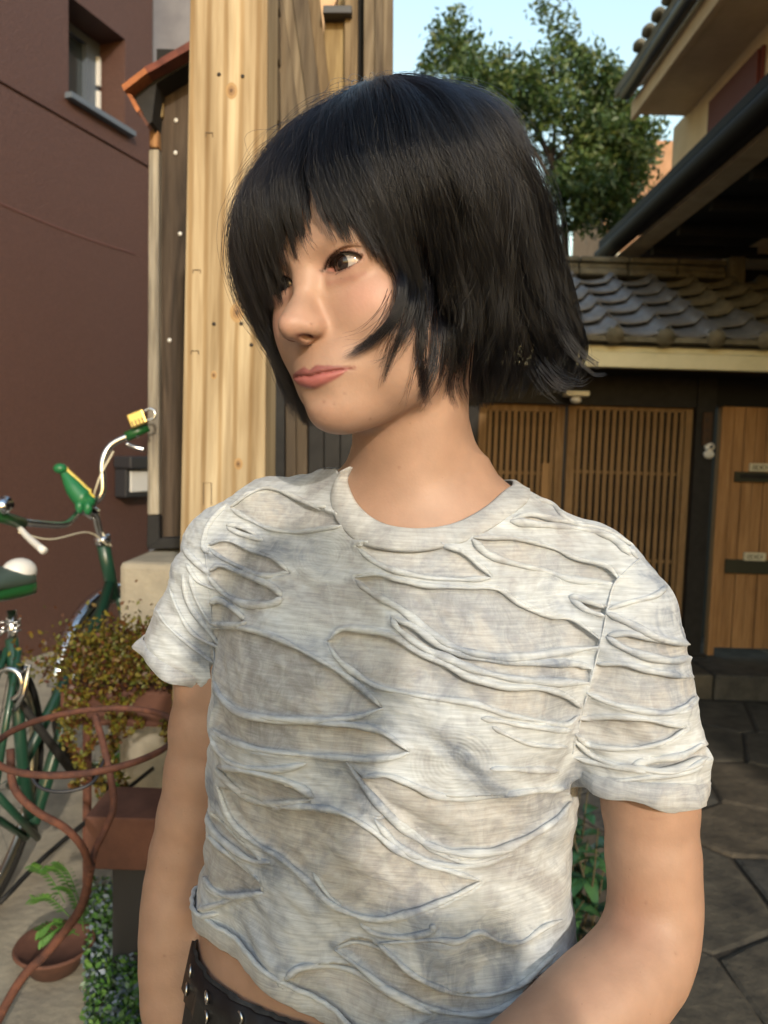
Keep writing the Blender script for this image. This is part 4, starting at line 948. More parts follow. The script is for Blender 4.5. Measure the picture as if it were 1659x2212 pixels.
# ---- skin: lips, blush, lid line, and shade painted into folds and nostrils, as a point attribute
L = w2h(pos); lx, ly, lz = L[:, 0], L[:, 1], L[:, 2]; ax_ = np.abs(lx)
skin = np.tile(np.array([.360, .222, .158]), (len(pos), 1))
def blend(c, w): 
    global skin
    w = np.clip(w, 0, 1)[:, None]; skin = skin * (1 - w) + np.array(c) * w
headm = (ly < 40) & (lz > -125) & (lz < 130) & (ax_ < 90)
front = headm & (ly < -45)
blend((.47, .225, .185), front * .42 * np.exp(-(((ax_ - 44) / 17) ** 2 + ((lz + 27) / 15) ** 2)))          # cheeks
blend((.46, .24, .19), front * .35 * np.exp(-((lx / 13) ** 2 + ((lz + 40) / 11) ** 2)))                  # nose
blend((.40, .22, .16), headm * .4 * np.exp(-((lx / 20) ** 2 + ((lz + 106) / 12) ** 2)))                  # chin
lr, lm, lzs = lips(lx, lz)
lm = lm * (ly < -74) * (np.abs(lz + 72) < 16)
lc = np.where((lz > lzs)[:, None], np.array([.22, .070, .068]), np.array([.34, .105, .10]))
w = np.clip(lm, 0, 1)[:, None] * .92; skin = skin * (1 - w) + lc * w
seamw = front * (ax_ < 30) * np.exp(-((lz - lzs) / .8) ** 2) * (np.abs(lz + 72) < 8); blend((.22, .06, .05), seamw * .8)  # shade of the lip seam painted as a dark line
for s in (1, -1):
    al = almond(L.astype(f4), s); rr = np.abs(lx - s * 30) < 26
    top = lz > -1.6 + (lx * s - 30) * .11
    blend((.34, .17, .13), front * rr * np.exp(-((al - 0) / 3.2) ** 2) * .55)                       # lids
    blend((.26, .11, .085), front * rr * np.clip((-al - .6) / .6, 0, 1))
    blend((.035, .018, .014), front * rr * np.clip((al + 1.3) / .5, 0, 1) * np.where(top, np.exp(-((al - .2) / 1.5) ** 2), .55 * np.exp(-(al / .9) ** 2)))
    bx = (lx * s - 31); bw = front * np.exp(-((lz - (-13.2 + .006 * bx * bx)) / 2.0) ** 2) * (np.abs(bx) < 15); blend((.30, .14, .115), bw * .5)
blend((.20, .08, .06), front * .7 * np.exp(-(((ax_ - 27.8) / 2.0) ** 2 + ((lz - lzs) / 1.4) ** 2)))  # shade at the mouth corners put into the skin colour
blend((.12, .04, .03), front * np.exp(-(((ax_ - 6.6) / 2.4) ** 2 + ((lz + 46.4) / 1.9) ** 2)) * (ly < -90) * 1.25)  # nostrils darkened by colour to deepen their shade
elb = np.exp(-(np.linalg.norm(pos - W(1345, 1972, .572), axis=1) / .022) ** 2); blend((.36, .18, .12), elb * .5)
for (a_, b2_, w_) in ((W(1338, 1962, .566), W(1405, 1984, .552), .5), (W(1350, 1975, .565), W(1385, 1992, .556), .4), (W(1325, 1955, .57), W(1365, 1962, .56), .35), (W(1392, 1775, .56), W(1440, 1762, .565), .25)):  # arm folds: crease shade painted as thin dark strokes
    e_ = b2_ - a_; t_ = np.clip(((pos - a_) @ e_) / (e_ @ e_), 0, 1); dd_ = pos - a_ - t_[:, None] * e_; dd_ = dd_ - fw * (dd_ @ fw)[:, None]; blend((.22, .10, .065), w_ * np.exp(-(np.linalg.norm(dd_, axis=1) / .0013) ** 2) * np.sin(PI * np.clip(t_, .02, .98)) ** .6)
for mu, mv, md in ((700, 868, .53), (722, 872, .53), (672, 700, .5), (862, 1010, .62), (1460, 2060, .57), (1395, 1950, .57), (355, 2065, .68), (800, 905, .54), (745, 850, .53)):
    p_ = pos - CP; dp_ = p_ @ fw; uu_ = CX + FPX * (p_ @ rt) / dp_; vv_ = CY - FPX * (p_ @ up) / dp_; blend((.16, .075, .05), .55 * np.exp(-(((uu_ - mu) ** 2 + (vv_ - mv) ** 2) / 3.0 ** 2)) * (dp_ < md + .12))
m_skin = bpy.data.materials.new('skin'); m_skin.use_nodes = True; n = m_skin.node_tree.nodes; l = m_skin.node_tree.links; b = n['Principled BSDF']
at = n.new('ShaderNodeAttribute'); at.attribute_name = 'skin_colour'; tc = n.new('ShaderNodeTexCoord')
nz = n.new('ShaderNodeTexNoise'); nz.inputs['Scale'].default_value = 55; nz.inputs['Detail'].default_value = 6; l.new(tc.outputs['Object'], nz.inputs[0])
mr = n.new('ShaderNodeMapRange'); mr.inputs[3].default_value = .80; mr.inputs[4].default_value = 1.18; l.new(nz.outputs[0], mr.inputs[0])
mx = n.new('ShaderNodeVectorMath'); mx.operation = 'MULTIPLY'; l.new(at.outputs['Color'], mx.inputs[0]); l.new(mr.outputs[0], mx.inputs[1])
# small freckles and moles
vo = n.new('ShaderNodeTexVoronoi'); vo.inputs['Scale'].default_value = 75; l.new(tc.outputs['Object'], vo.inputs[0])
fr = n.new('ShaderNodeMapRange'); fr.inputs[1].default_value = .03; fr.inputs[2].default_value = .06; fr.inputs[3].default_value = .8; fr.inputs[4].default_value = 1; l.new(vo.outputs['Distance'], fr.inputs[0])
mx2 = n.new('ShaderNodeVectorMath'); mx2.operation = 'MULTIPLY'; l.new(mx.outputs[0], mx2.inputs[0]); l.new(fr.outputs[0], mx2.inputs[1])
l.new(mx2.outputs[0], b.inputs['Base Color'])
b.inputs['Roughness'].default_value = .50; b.inputs['Specular IOR Level'].default_value = .38
b.inputs['Subsurface Weight'].default_value = .14; b.inputs['Subsurface Radius'].default_value = (1.0, .35, .18); b.inputs['Subsurface Scale'].default_value = .006
n2 = n.new('ShaderNodeTexNoise'); n2.inputs['Scale'].default_value = 420; n2.inputs['Detail'].default_value = 6; l.new(tc.outputs['Object'], n2.inputs[0])
bp = n.new('ShaderNodeBump'); bp.inputs['Strength'].default_value = .30; bp.inputs['Distance'].default_value = .0007; l.new(n2.outputs[0], bp.inputs['Height']); l.new(bp.outputs[0], b.inputs['Normal'])
body = mesh('body', pos, F, m_skin, person, True); attr(body, 'skin_colour', np.c_[skin, np.ones(len(skin))], 'FLOAT_COLOR')

# ---- eyes
m_eye = bpy.data.materials.new('eye'); m_eye.use_nodes = True; n = m_eye.node_tree.nodes; l = m_eye.node_tree.links; b = n['Principled BSDF']
at = n.new('ShaderNodeAttribute'); at.attribute_name = 'eye_colour'; l.new(at.outputs['Color'], b.inputs['Base Color'])
b.inputs['Roughness'].default_value = .06; b.inputs['Coat Weight'].default_value = .6; b.inputs['Coat Roughness'].default_value = .02
for i, e in enumerate(EYE):
    nu, nv = 96, 64; th = np.linspace(0, PI, nv + 1); ph = np.arange(nu) * 2 * PI / nu
    g = np.array([-.10, -1, -.02]) ; g /= np.linalg.norm(g); a1 = np.cross(g, (0, 0, 1)); a1 /= np.linalg.norm(a1); a2 = np.cross(a1, g)
    T, H = np.meshgrid(th, ph, indexing='ij')
    ang = T.ravel(); rad = 13.0 + .7 * np.exp(-(ang / .42) ** 4)
    d = np.cos(ang)[:, None] * g + np.sin(ang)[:, None] * (np.cos(H.ravel())[:, None] * a1 + np.sin(H.ravel())[:, None] * a2)
    V = h2w(np.array(e) + d * rad[:, None])
    q = np.arange(nv * nu).reshape(nv, nu); Fq = np.stack([q, np.roll(q, -1, 1), np.roll(q, -1, 1) + nu, q + nu], -1).reshape(-1, 4)
    mm = ang * 13.0; c = np.tile([.34, .305, .285], (len(ang), 1))
    c = np.where((mm < 7.0)[:, None], [.016, .010, .008], c); c = np.where((mm < 5.4)[:, None], [.020, .010, .007], c); c = np.where((mm < 2.3)[:, None], [.004, .003, .003], c)
    red = np.exp(-((mm - 16) / 5) ** 2)[:, None] * .35; c = c * (1 - red) + np.array([.5, .25, .22]) * red
    eo = mesh('eye', V, Fq, m_eye, person, True); attr(eo, 'eye_colour', np.c_[c, np.ones(len(c))], 'FLOAT_COLOR')

# ---- hair helpers: strands as hair curves
def strands(name, P, r0_, r1_, m, parent):     # P: list of (k, n, 3) arrays
    sizes = []; pts = []; rad = []
    for A, ra, rb in zip(P, r0_, r1_):
        k, n_ = A.shape[:2]; sizes += [n_] * k; pts.append(A.reshape(-1, 3))
        rad.append(np.tile(ra + (rb - ra) * np.linspace(0, 1, n_) ** 1.5, k))
    hc = bpy.data.hair_curves.new(name); hc.add_curves(sizes)
    hc.attributes['position'].data.foreach_set('vector', np.concatenate(pts).astype(np.float32).ravel())
    ra_ = hc.attributes.get('radius') or hc.attributes.new('radius', 'FLOAT', 'POINT')
    ra_.data.foreach_set('value', np.concatenate(rad).astype(np.float32))
    hc.materials.append(m); o = bpy.data.objects.new(name, hc); COL.objects.link(o); o.parent = parent
    return o
m_hair = bpy.data.materials.new('hair'); m_hair.use_nodes = True; n = m_hair.node_tree.nodes; l = m_hair.node_tree.links; n.clear()
ph_ = n.new('ShaderNodeBsdfHairPrincipled'); ph_.parametrization = 'COLOR'
ph_.inputs['Color'].default_value = (.0125, .0105, .0115, 1); ph_.inputs['Roughness'].default_value = .24; ph_.inputs['Radial Roughness'].default_value = .45; ph_.inputs['IOR'].default_value = 1.37
ph_.inputs['Random Roughness'].default_value = .3
hi_ = n.new('ShaderNodeHairInfo'); hr = n.new('ShaderNodeValToRGB')
hr.color_ramp.elements[0].color = (.0022, .0026, .0042, 1); hr.color_ramp.elements[1].color = (.0085, .0075, .0085, 1); hr.color_ramp.elements[0].position = .45
l.new(hi_.outputs['Random'], hr.inputs[0]); l.new(hr.outputs[0], ph_.inputs['Color'])
ou = n.new('ShaderNodeOutputMaterial'); l.new(ph_.outputs[0], ou.inputs[0])

# lashes
LS = []; 
for s in (1, -1):
    for j in range(130):
        t = rng.uniform(-.96, 1.0); x = 16.0 * t
        z = -2.2 + x * .11 + 6.0 * (1 - abs(t) ** 2.2) ** .8
        up_ = True
        if rng.random() < .3: z = -2.2 + x * .11 - 4.6 * max(1 - abs(t - .08) ** 2.2, 0) ** .9; up_ = False
        X = s * (29.6 + x); dy = 14.6 ** 2 - (X - s * 31) ** 2 - (z + 1.6) ** 2; y = -66 - math.sqrt(max(dy, 20)) - .1
        Ln = (rng.uniform(6.5, 9.5) if up_ else rng.uniform(2.5, 4.0)) * (1 - .25 * (abs(t) > .8)); out = s * (.25 + .55 * t) * .8
        q = np.linspace(0, 1, 6)
        zz = (z + (-1.2 * q * 3 + 5.2 * q ** 2) if up_ else z - 2.2 * q * Ln / 4)
        LS.append(h2w(np.c_[X + out * Ln * .6 * q + rng.normal(0, .25), y - Ln * .8 * (q - .25 * q ** 2), zz * np.ones(6)]))
strands('eyelashes', [np.array(LS)], [.00011], [.00003], m_hair, person)

# ---- the bob: profiles from the crown to the tips, by azimuth (0 = front, 90 = her left, 180 = back)
PR = {
 0: [(2, 147), (30, 138), (55, 120), (78, 98), (97, 72), (105, 46), (103, 24), (98, 4)],
 37: [(2, 147), (30, 140), (58, 125), (84, 102), (98, 73), (104, 42), (101, 8), (95, -24)],
 60: [(2, 148), (32, 141), (62, 125), (90, 101), (104, 68), (107, 36), (99, 5), (90, -25), (84, -60), (76, -90)],
 90: [(2, 148), (38, 138), (70, 122), (98, 97), (111, 66), (115, 32), (112, 0), (106, -40), (100, -75), (88, -112)],
 127: [(2, 149), (30, 146), (60, 135), (92, 119), (119, 91), (139, 38), (144, -5), (150, -50), (154, -80), (136, -116)],
 160: [(2, 148), (50, 146), (90, 134), (125, 102), (142, 45), (143, 0), (140, -60), (122, -118)],
 200: [(2, 148), (50, 145), (85, 134), (118, 102), (130, 50), (132, 0), (127, -60), (108, -118)],
 240: [(2, 148), (40, 144), (70, 134), (100, 108), (114, 60), (116, 0), (112, -60), (98, -116)],
 270: [(2, 148), (35, 143), (60, 133), (92, 109), (107, 70), (110, 20), (106, -30), (100, -70), (90, -112)],
 307: [(2, 147), (24, 139), (60, 121), (92, 88), (110, 44), (112, 10), (103, -29), (93, -57), (80, -106)],
 335: [(2, 147), (35, 137), (70, 112), (95, 80), (107, 48), (107, 18), (99, -22)]}
PH = np.array(sorted(PR)); NT = 60
def resample(a):
    a = spline(a, 200); s_ = np.r_[0, np.cumsum(np.linalg.norm(np.diff(a, axis=0), axis=1))]
    t = np.linspace(0, s_[-1], NT); return np.c_[np.interp(t, s_, a[:, 0]), np.interp(t, s_, a[:, 1])]
PT = np.array([resample(PR[k]) for k in PH]); PHx = np.r_[PH, 360]; PTx = np.concatenate([PT, PT[:1]])
def shell(phi, t, inn):                         # point on the hair volume; inn = mm below the outer surface
    ph = np.mod(phi, 360); i = np.searchsorted(PHx, ph, side='right') - 1; i = np.clip(i, 0, len(PHx) - 2)
    f = (ph - PHx[i]) / (PHx[i + 1] - PHx[i]); f = f * f * (3 - 2 * f) * .5 + f * .5
    tt = np.clip(t, 0, 1) * (NT - 1); j = np.clip(tt.astype(int), 0, NT - 2); g = tt - j
    def at_(ii, c): return PTx[ii, j, c] * (1 - g) + PTx[ii, j + 1, c] * g
    rho = at_(i, 0) * (1 - f) + at_(i + 1, 0) * f; z = at_(i, 1) * (1 - f) + at_(i + 1, 1) * f
    w = np.clip((z - 60) / 88, 0, 1); cx = 10 * w; cy = 8 + 22 * w
    el = np.clip(z / 150, -.3, 1)
    rho = rho - inn * np.sqrt(np.clip(1 - el * el * (el > 0), 0, 1)); z = z - inn * np.clip(el, 0, 1) * 1.0
    rho = np.maximum(rho, 1)
    return np.stack([cx + rho * np.sin(np.radians(phi)), cy - rho * np.cos(np.radians(phi)), z], -1)
# how far down each azimuth the hair reaches (fraction of its profile)
LF = np.array([(0, 1.0), (6, .98), (12, .90), (18, .88), (25, .96), (33, 1.0), (40, 1.0), (48, .92), (56, .72), (66, .78), (76, .90), (88, .98), (100, 1), (127, 1), (200, 1), (300, 1), (307, .97), (318, .86), (328, .92), (345, 1.0), (360, 1.0)])
def bob(N, frizz, lam_hi=16, seed=1, t0_hi=.55, clump=.72, kink=1.0):
    r = np.random.default_rng(seed); n_ = 26
    phi = r.uniform(0, 360, N); lam = lam_hi * r.random(N) ** 1.6; t0 = t0_hi * r.random(N) ** .8
    K = 1300; cph = r.uniform(0, 360, K); clam = 14 * r.random(K) ** 1.2; clen = 1 - .36 * r.random(K) ** 1.8; cst = .25 + .75 * r.random(K)
    cw = r.normal(0, 1, (K, 6))
    # nearest clump
    best = np.zeros(N, int)
    for a in range(0, N, 4000):
        b_ = slice(a, a + 4000); dph = np.abs((phi[b_, None] - cph[None] + 180) % 360 - 180)
        best[b_] = np.argmin(dph * 1.0 + np.abs(lam[b_, None] - clam[None]) * .35, 1)
    c = best
    end = np.interp(phi, LF[:, 0], LF[:, 1]) * clen[c] * (1 - .13 * r.random(N) ** 1.7 - .25 * (r.random(N) < .10) * r.random(N))
    s = np.linspace(0, 1, n_)[None]; t = t0[:, None] + (end - t0)[:, None] * s
    wgt = clump * cst[c][:, None] * s ** 1.4
    dph = (cph[c] - phi + 180) % 360 - 180
    P_ = phi[:, None] + dph[:, None] * wgt
    Lm = lam[:, None] + (clam[c] - lam)[:, None] * wgt * .8
    # sweep of the fringe away from the parting, and waves
    sw = np.where((phi > 12) & (phi < 75), 17 * np.exp(-((phi - 28) / 24) ** 2), 0) + np.where((phi <= 12) | (phi > 330), -5, 0)
    P_ = P_ + sw[:, None] * t ** 3.0
    tw = 46 * np.exp(-((phi - 105) / 62) ** 2)
    P_ = P_ - tw[:, None] * (1 - t).clip(0) ** 1.25
    back = ((phi > 75) & (phi < 290)) * 1.0
    wav = (np.sin(t * (9 + 2 * cw[c, 0:1]) + cw[c, 1:2] * 3) * 1.6 + np.sin(t * (21 + 4 * cw[c, 2:3]) + cw[c, 3:4] * 3) * .8) * t ** 1.3 * (.35 + back[:, None] * 1.5) * kink
    P_ = P_ + wav + cw[c, 4:5] * t ** 3 * 3.0 * (.4 + back[:, None])
    P_ = P_ + back[:, None] * t ** 1.2 * (4.5 * np.sin(phi[:, None] * .13 + t * 5.5) + 2.6 * np.sin(phi[:, None] * .31 - t * 8))
    Lm = Lm + (.3 + back[:, None]) * t * (4.2 * np.sin(phi[:, None] * .21 + t * 4 + 1.3) + 2.6 * np.sin(phi[:, None] * .47 - t * 7))
    Lm = Lm + np.sin(t * 12 + cw[c, 5:6] * 3) * 1.2 * t + 9 * np.exp(-(s / .12) ** 2) * (t0[:, None] > .1)
    Lm = Lm - (cw[c, 2:3] * 5.0 - 4.5) * t ** 4 * back[:, None]
    if frizz:
        f1 = r.normal(0, 1, (N, 4)); P_ = P_ + frizz * (np.sin(t * 14 + f1[:, :1] * 3) * f1[:, 1:2] * 1.2 * s + f1[:, 3:4] * s ** 2 * 2.5)
        Lm = Lm - frizz * np.abs(f1[:, 2:3]) * 3.2 * np.sin(np.clip(s * 1.3, 0, 1) * PI * .75) ** 2
    q = shell(P_, t, Lm)
    q = q + r.normal(0, 1, (N, 1, 3)) * .5 * s[..., None] + np.cumsum(r.normal(0, .10, (N, n_, 3)), 1) * s[..., None]
    return h2w(q.reshape(-1, 3)).reshape(N, n_, 3)
NH = 15000 if QK else 52000
A1 = bob(NH, .12, seed=3)
A2 = bob(NH // 7, 1.1, lam_hi=4, seed=5, clump=.3, kink=1.6)
A3 = bob(max(NH // 45, 60), 2.2, lam_hi=1, seed=8, clump=.0, kink=2.0, t0_hi=.35)

# ---- locks over the cheek and beyond the far cheek: paths on the face, a little above the skin
def bvh_hit(bv, u, v, dmax=1.3):
    r = ray(u, v); ln = np.linalg.norm(r); h = bv.ray_cast(Vector(CP), Vector(r / ln), dmax)
    return None if h[0] is None else (np.array(h[0]) - CP) @ fw
def lock(path, w0, w1, n_, seed, lift=.006, depth=None, wob=1.0, npt=22):
    r = np.random.default_rng(seed); pp = spline([p[:2] for p in path], npt)
    if depth is None:
        d = np.array([bvh_hit(body_bvh, *q) or np.nan for q in pp]); ok = ~np.isnan(d)
        d = np.interp(np.arange(npt), np.where(ok)[0], d[ok]); 
        for _ in range(3): d = np.convolve(np.r_[d[0], d, d[-1]], [.25, .5, .25], 'valid')
        q_ = np.linspace(0, 1, npt); d = d - lift - .010 * (1 - q_) ** 2 + .035 * np.clip(1 - q_ / .42, 0, 1) ** 1.3
    else: d = np.interp(np.linspace(0, 1, npt), np.linspace(0, 1, len(depth)), depth) + (.05 if depth[0] < .62 else 0) * np.clip(1 - np.linspace(0, 1, npt) / .3, 0, 1)
    tn = np.gradient(pp, axis=0); tn /= np.linalg.norm(tn, axis=1)[:, None]; no = np.c_[-tn[:, 1], tn[:, 0]]
    s = np.linspace(0, 1, npt); out = []
    K = max(3, n_ // 11); off = r.normal(0, .42, K); en = 1 - .38 * r.random(K) ** 1.4; cur = r.normal(0, 5, K)
    for i in range(n_):
        c = r.integers(K); o0 = r.normal(0, .42); o1 = off[c] + r.normal(0, .13)
        e = en[c] * (1 - .15 * r.random() ** 2); ss = s * e
        w = np.interp(ss, s, w0 + (w1 - w0) * s ** .7)
        o_ = (o0 + (o1 - o0) * s) * w + (cur[c] + r.normal(0, 2) * wob) * s ** 2.5 + np.sin(s * 7 + r.normal() * 2) * r.normal(0, .8) * wob * s
        x = np.interp(ss, s, pp[:, 0]) + np.interp(ss, s, no[:, 0]) * o_; y = np.interp(ss, s, pp[:, 1]) + np.interp(ss, s, no[:, 1]) * o_
        dd = np.interp(ss, s, d) + r.normal(0, .0034) * (1 - .5 * s) - .001 * np.abs(r.normal())
        out.append(CP + (fw[None] + rt[None] * ((x - CX) / FPX)[:, None] - up[None] * ((y - CY) / FPX)[:, None]) * dd[:, None])
    return np.array(out)
LK = []
def L_(*a, **k): LK.append(lock(*a, seed=100 + len(LK), **k))
L_([(770, 430), (825, 510), (862, 580), (866, 640), (845, 692), (800, 738), (738, 772)], 36, 6, 380)
L_([(800, 450), (850, 540), (872, 600), (862, 665), (830, 715), (780, 755), (752, 768)], 32, 9, 120)
L_([(835, 470), (872, 560), (888, 620), (880, 680), (856, 735), (832, 800), (822, 832)], 40, 12, 70)
L_([(850, 470), (890, 560), (902, 640), (890, 705), (862, 750), (842, 778)], 44, 16, 60)
L_([(870, 480), (905, 570), (918, 660), (912, 760), (922, 850), (934, 884)], 46, 14, 130)
L_([(890, 480), (930, 580), (945, 700), (938, 790), (912, 850), (896, 876)], 46, 18, 110)
L_([(920, 500), (955, 620), (965, 720), (958, 800), (940, 860)], 46, 20, 150)
L_([(950, 520), (985, 640), (992, 750), (985, 830), (1002, 884)], 48, 22, 190)
for pth in ([(862, 580), (835, 670), (790, 728), (725, 752)], [(872, 600), (868, 700), (848, 780), (818, 838)], [(850, 600), (852, 700), (838, 780), (828, 862)], [(905, 640), (900, 760), (880, 840), (868, 880)], [(890, 620), (880, 700), (838, 772), (790, 800)], [(950, 700), (945, 800), (918, 870), (912, 905)], [(640, 440), (652, 500), (672, 540), (690, 560)]):
    L_(pth, w0=26, w1=26, n_=9, wob=2.5)
L_([(590, 640), (585, 720), (600, 800), (622, 860), (640, 918)], 34, 16, 260, depth=[.66, .67, .67, .668, .665])
L_([(610, 700), (620, 800), (640, 850), (655, 900), (672, 922)], 30, 12, 180, depth=[.67, .672, .67, .665, .66])
for pth, dep, w0_, w1_, n__ in (
 ([(1120, 520), (1180, 640), (1232, 740), (1285, 792), (1300, 790)], [.60, .59, .59, .59, .59], 34, 16, 60),
 ([(1080, 600), (1140, 720), (1200, 800), (1250, 822), (1272, 806)], [.61, .60, .595, .59, .59], 40, 34, 34),
 ([(1100, 640), (1150, 760), (1190, 825), (1225, 846), (1250, 838)], [.60, .595, .59, .59, .59], 36, 40, 34)):
    L_(pth, depth=dep, w0=w0_, w1=w1_, n_=n__, wob=2.0)
LK = [a for a in LK]
allP = [A1, A2, A3] + [a for a in LK]
hair = strands('hair', allP, [.00015, .00013, .00010] + [.00018] * len(LK), [.00007, .00005, .00004] + [.00003] * len(LK), m_hair, person)
print('hair', round(time.time() - tA, 1))
# under-layer of hair close to the head, so that no scalp shows
nu, nv = 120, 40; phs = np.arange(nu) * 360 / nu; tt = np.linspace(0, 1, nv + 1)
endf = np.interp(phs, LF[:, 0], LF[:, 1]); endf = np.minimum.reduce([np.roll(endf, k) for k in (-2, -1, 0, 1, 2)])
cutf = np.interp(phs, [0, 37, 50, 60, 72, 85, 100, 270, 295, 320, 340, 360], [.74, .66, .62, .60, .72, .86, .90, .88, .80, .66, .70, .74])
G = shell(np.tile(phs, nv + 1), (tt[:, None] * (cutf * .93)[None]).ravel(), np.full(nu * (nv + 1), 15.0))
q = np.arange(nv * nu).reshape(nv, nu); Fq = np.stack([q, q + nu, np.roll(q, -1, 1) + nu, np.roll(q, -1, 1)], -1).reshape(-1, 4)
m_cap = mat('hair_underlayer', (.006, .0055, .0065), .8, spec=.1)
if not globals().get('NOCAP'): mesh('hair_underlayer', h2w(G), Fq, m_cap, person, True)
# ================================================================== THE SHIRT AND TROUSERS
SR = np.array([
 (-.190, .050, .045, .022, .010), (-.160, .095, .062, .016, .008), (-.125, .136, .080, .008, .004),
 (-.080, .153, .098, .002, .000), (-.020, .157, .113, .001, -.004), (.040, .156, .115, -.003, -.005),
 (.080, .157, .110, -.004, -.003), (.120, .156, .106, -.007, .000), (.160, .157, .105, -.009, .000),
 (.200, .160, .108, -.011, .000), (.260, .166, .110, -.012, .000), (.320, .170, .112, -.012, .000)])
SR = spline(SR, 90)
SL_N = [(1285, 1262, .638, .044), (1316, 1332, .622, .0500), (1348, 1450, .609, .0500), (1368, 1580, .603, .0495), (1382, 1680, .60, .0485), (1386, 1800, .60, .0485)]
SL_F = [(575, 1150, .71, .046), (508, 1208, .712, .050), (455, 1315, .715, .0455), (416, 1395, .717, .0415), (385, 1460, .717, .041)]
nc = W(1392, 1672, .60); na = W(1388, 1680, .60) - W(1358, 1450, .609); na /= np.linalg.norm(na); na = na - .16 * rt; na /= np.linalg.norm(na)
fc = W(404, 1424, .717); fa = W(408, 1400, .717) - W(450, 1315, .715); fa /= np.linalg.norm(fa)
def shirt_sdf(P):
    d = torso(P, 0.0, SR)
    d = smin(d, neck(P, .006), .030)
    d = smin(d, np.maximum(limb(P, SL_N, 10), (P - nc.astype(f4)) @ na.astype(f4)), .016)
    d = smin(d, np.maximum(limb(P, SL_F, 9), (P - fc.astype(f4)) @ fa.astype(f4)), .014)
    d = smin(d, sph(P, rc(1040, 1500, .60), .040), .07)      # bust
    d = smin(d, sph(P, rc(690, 1490, .62), .036), .07)
    return d
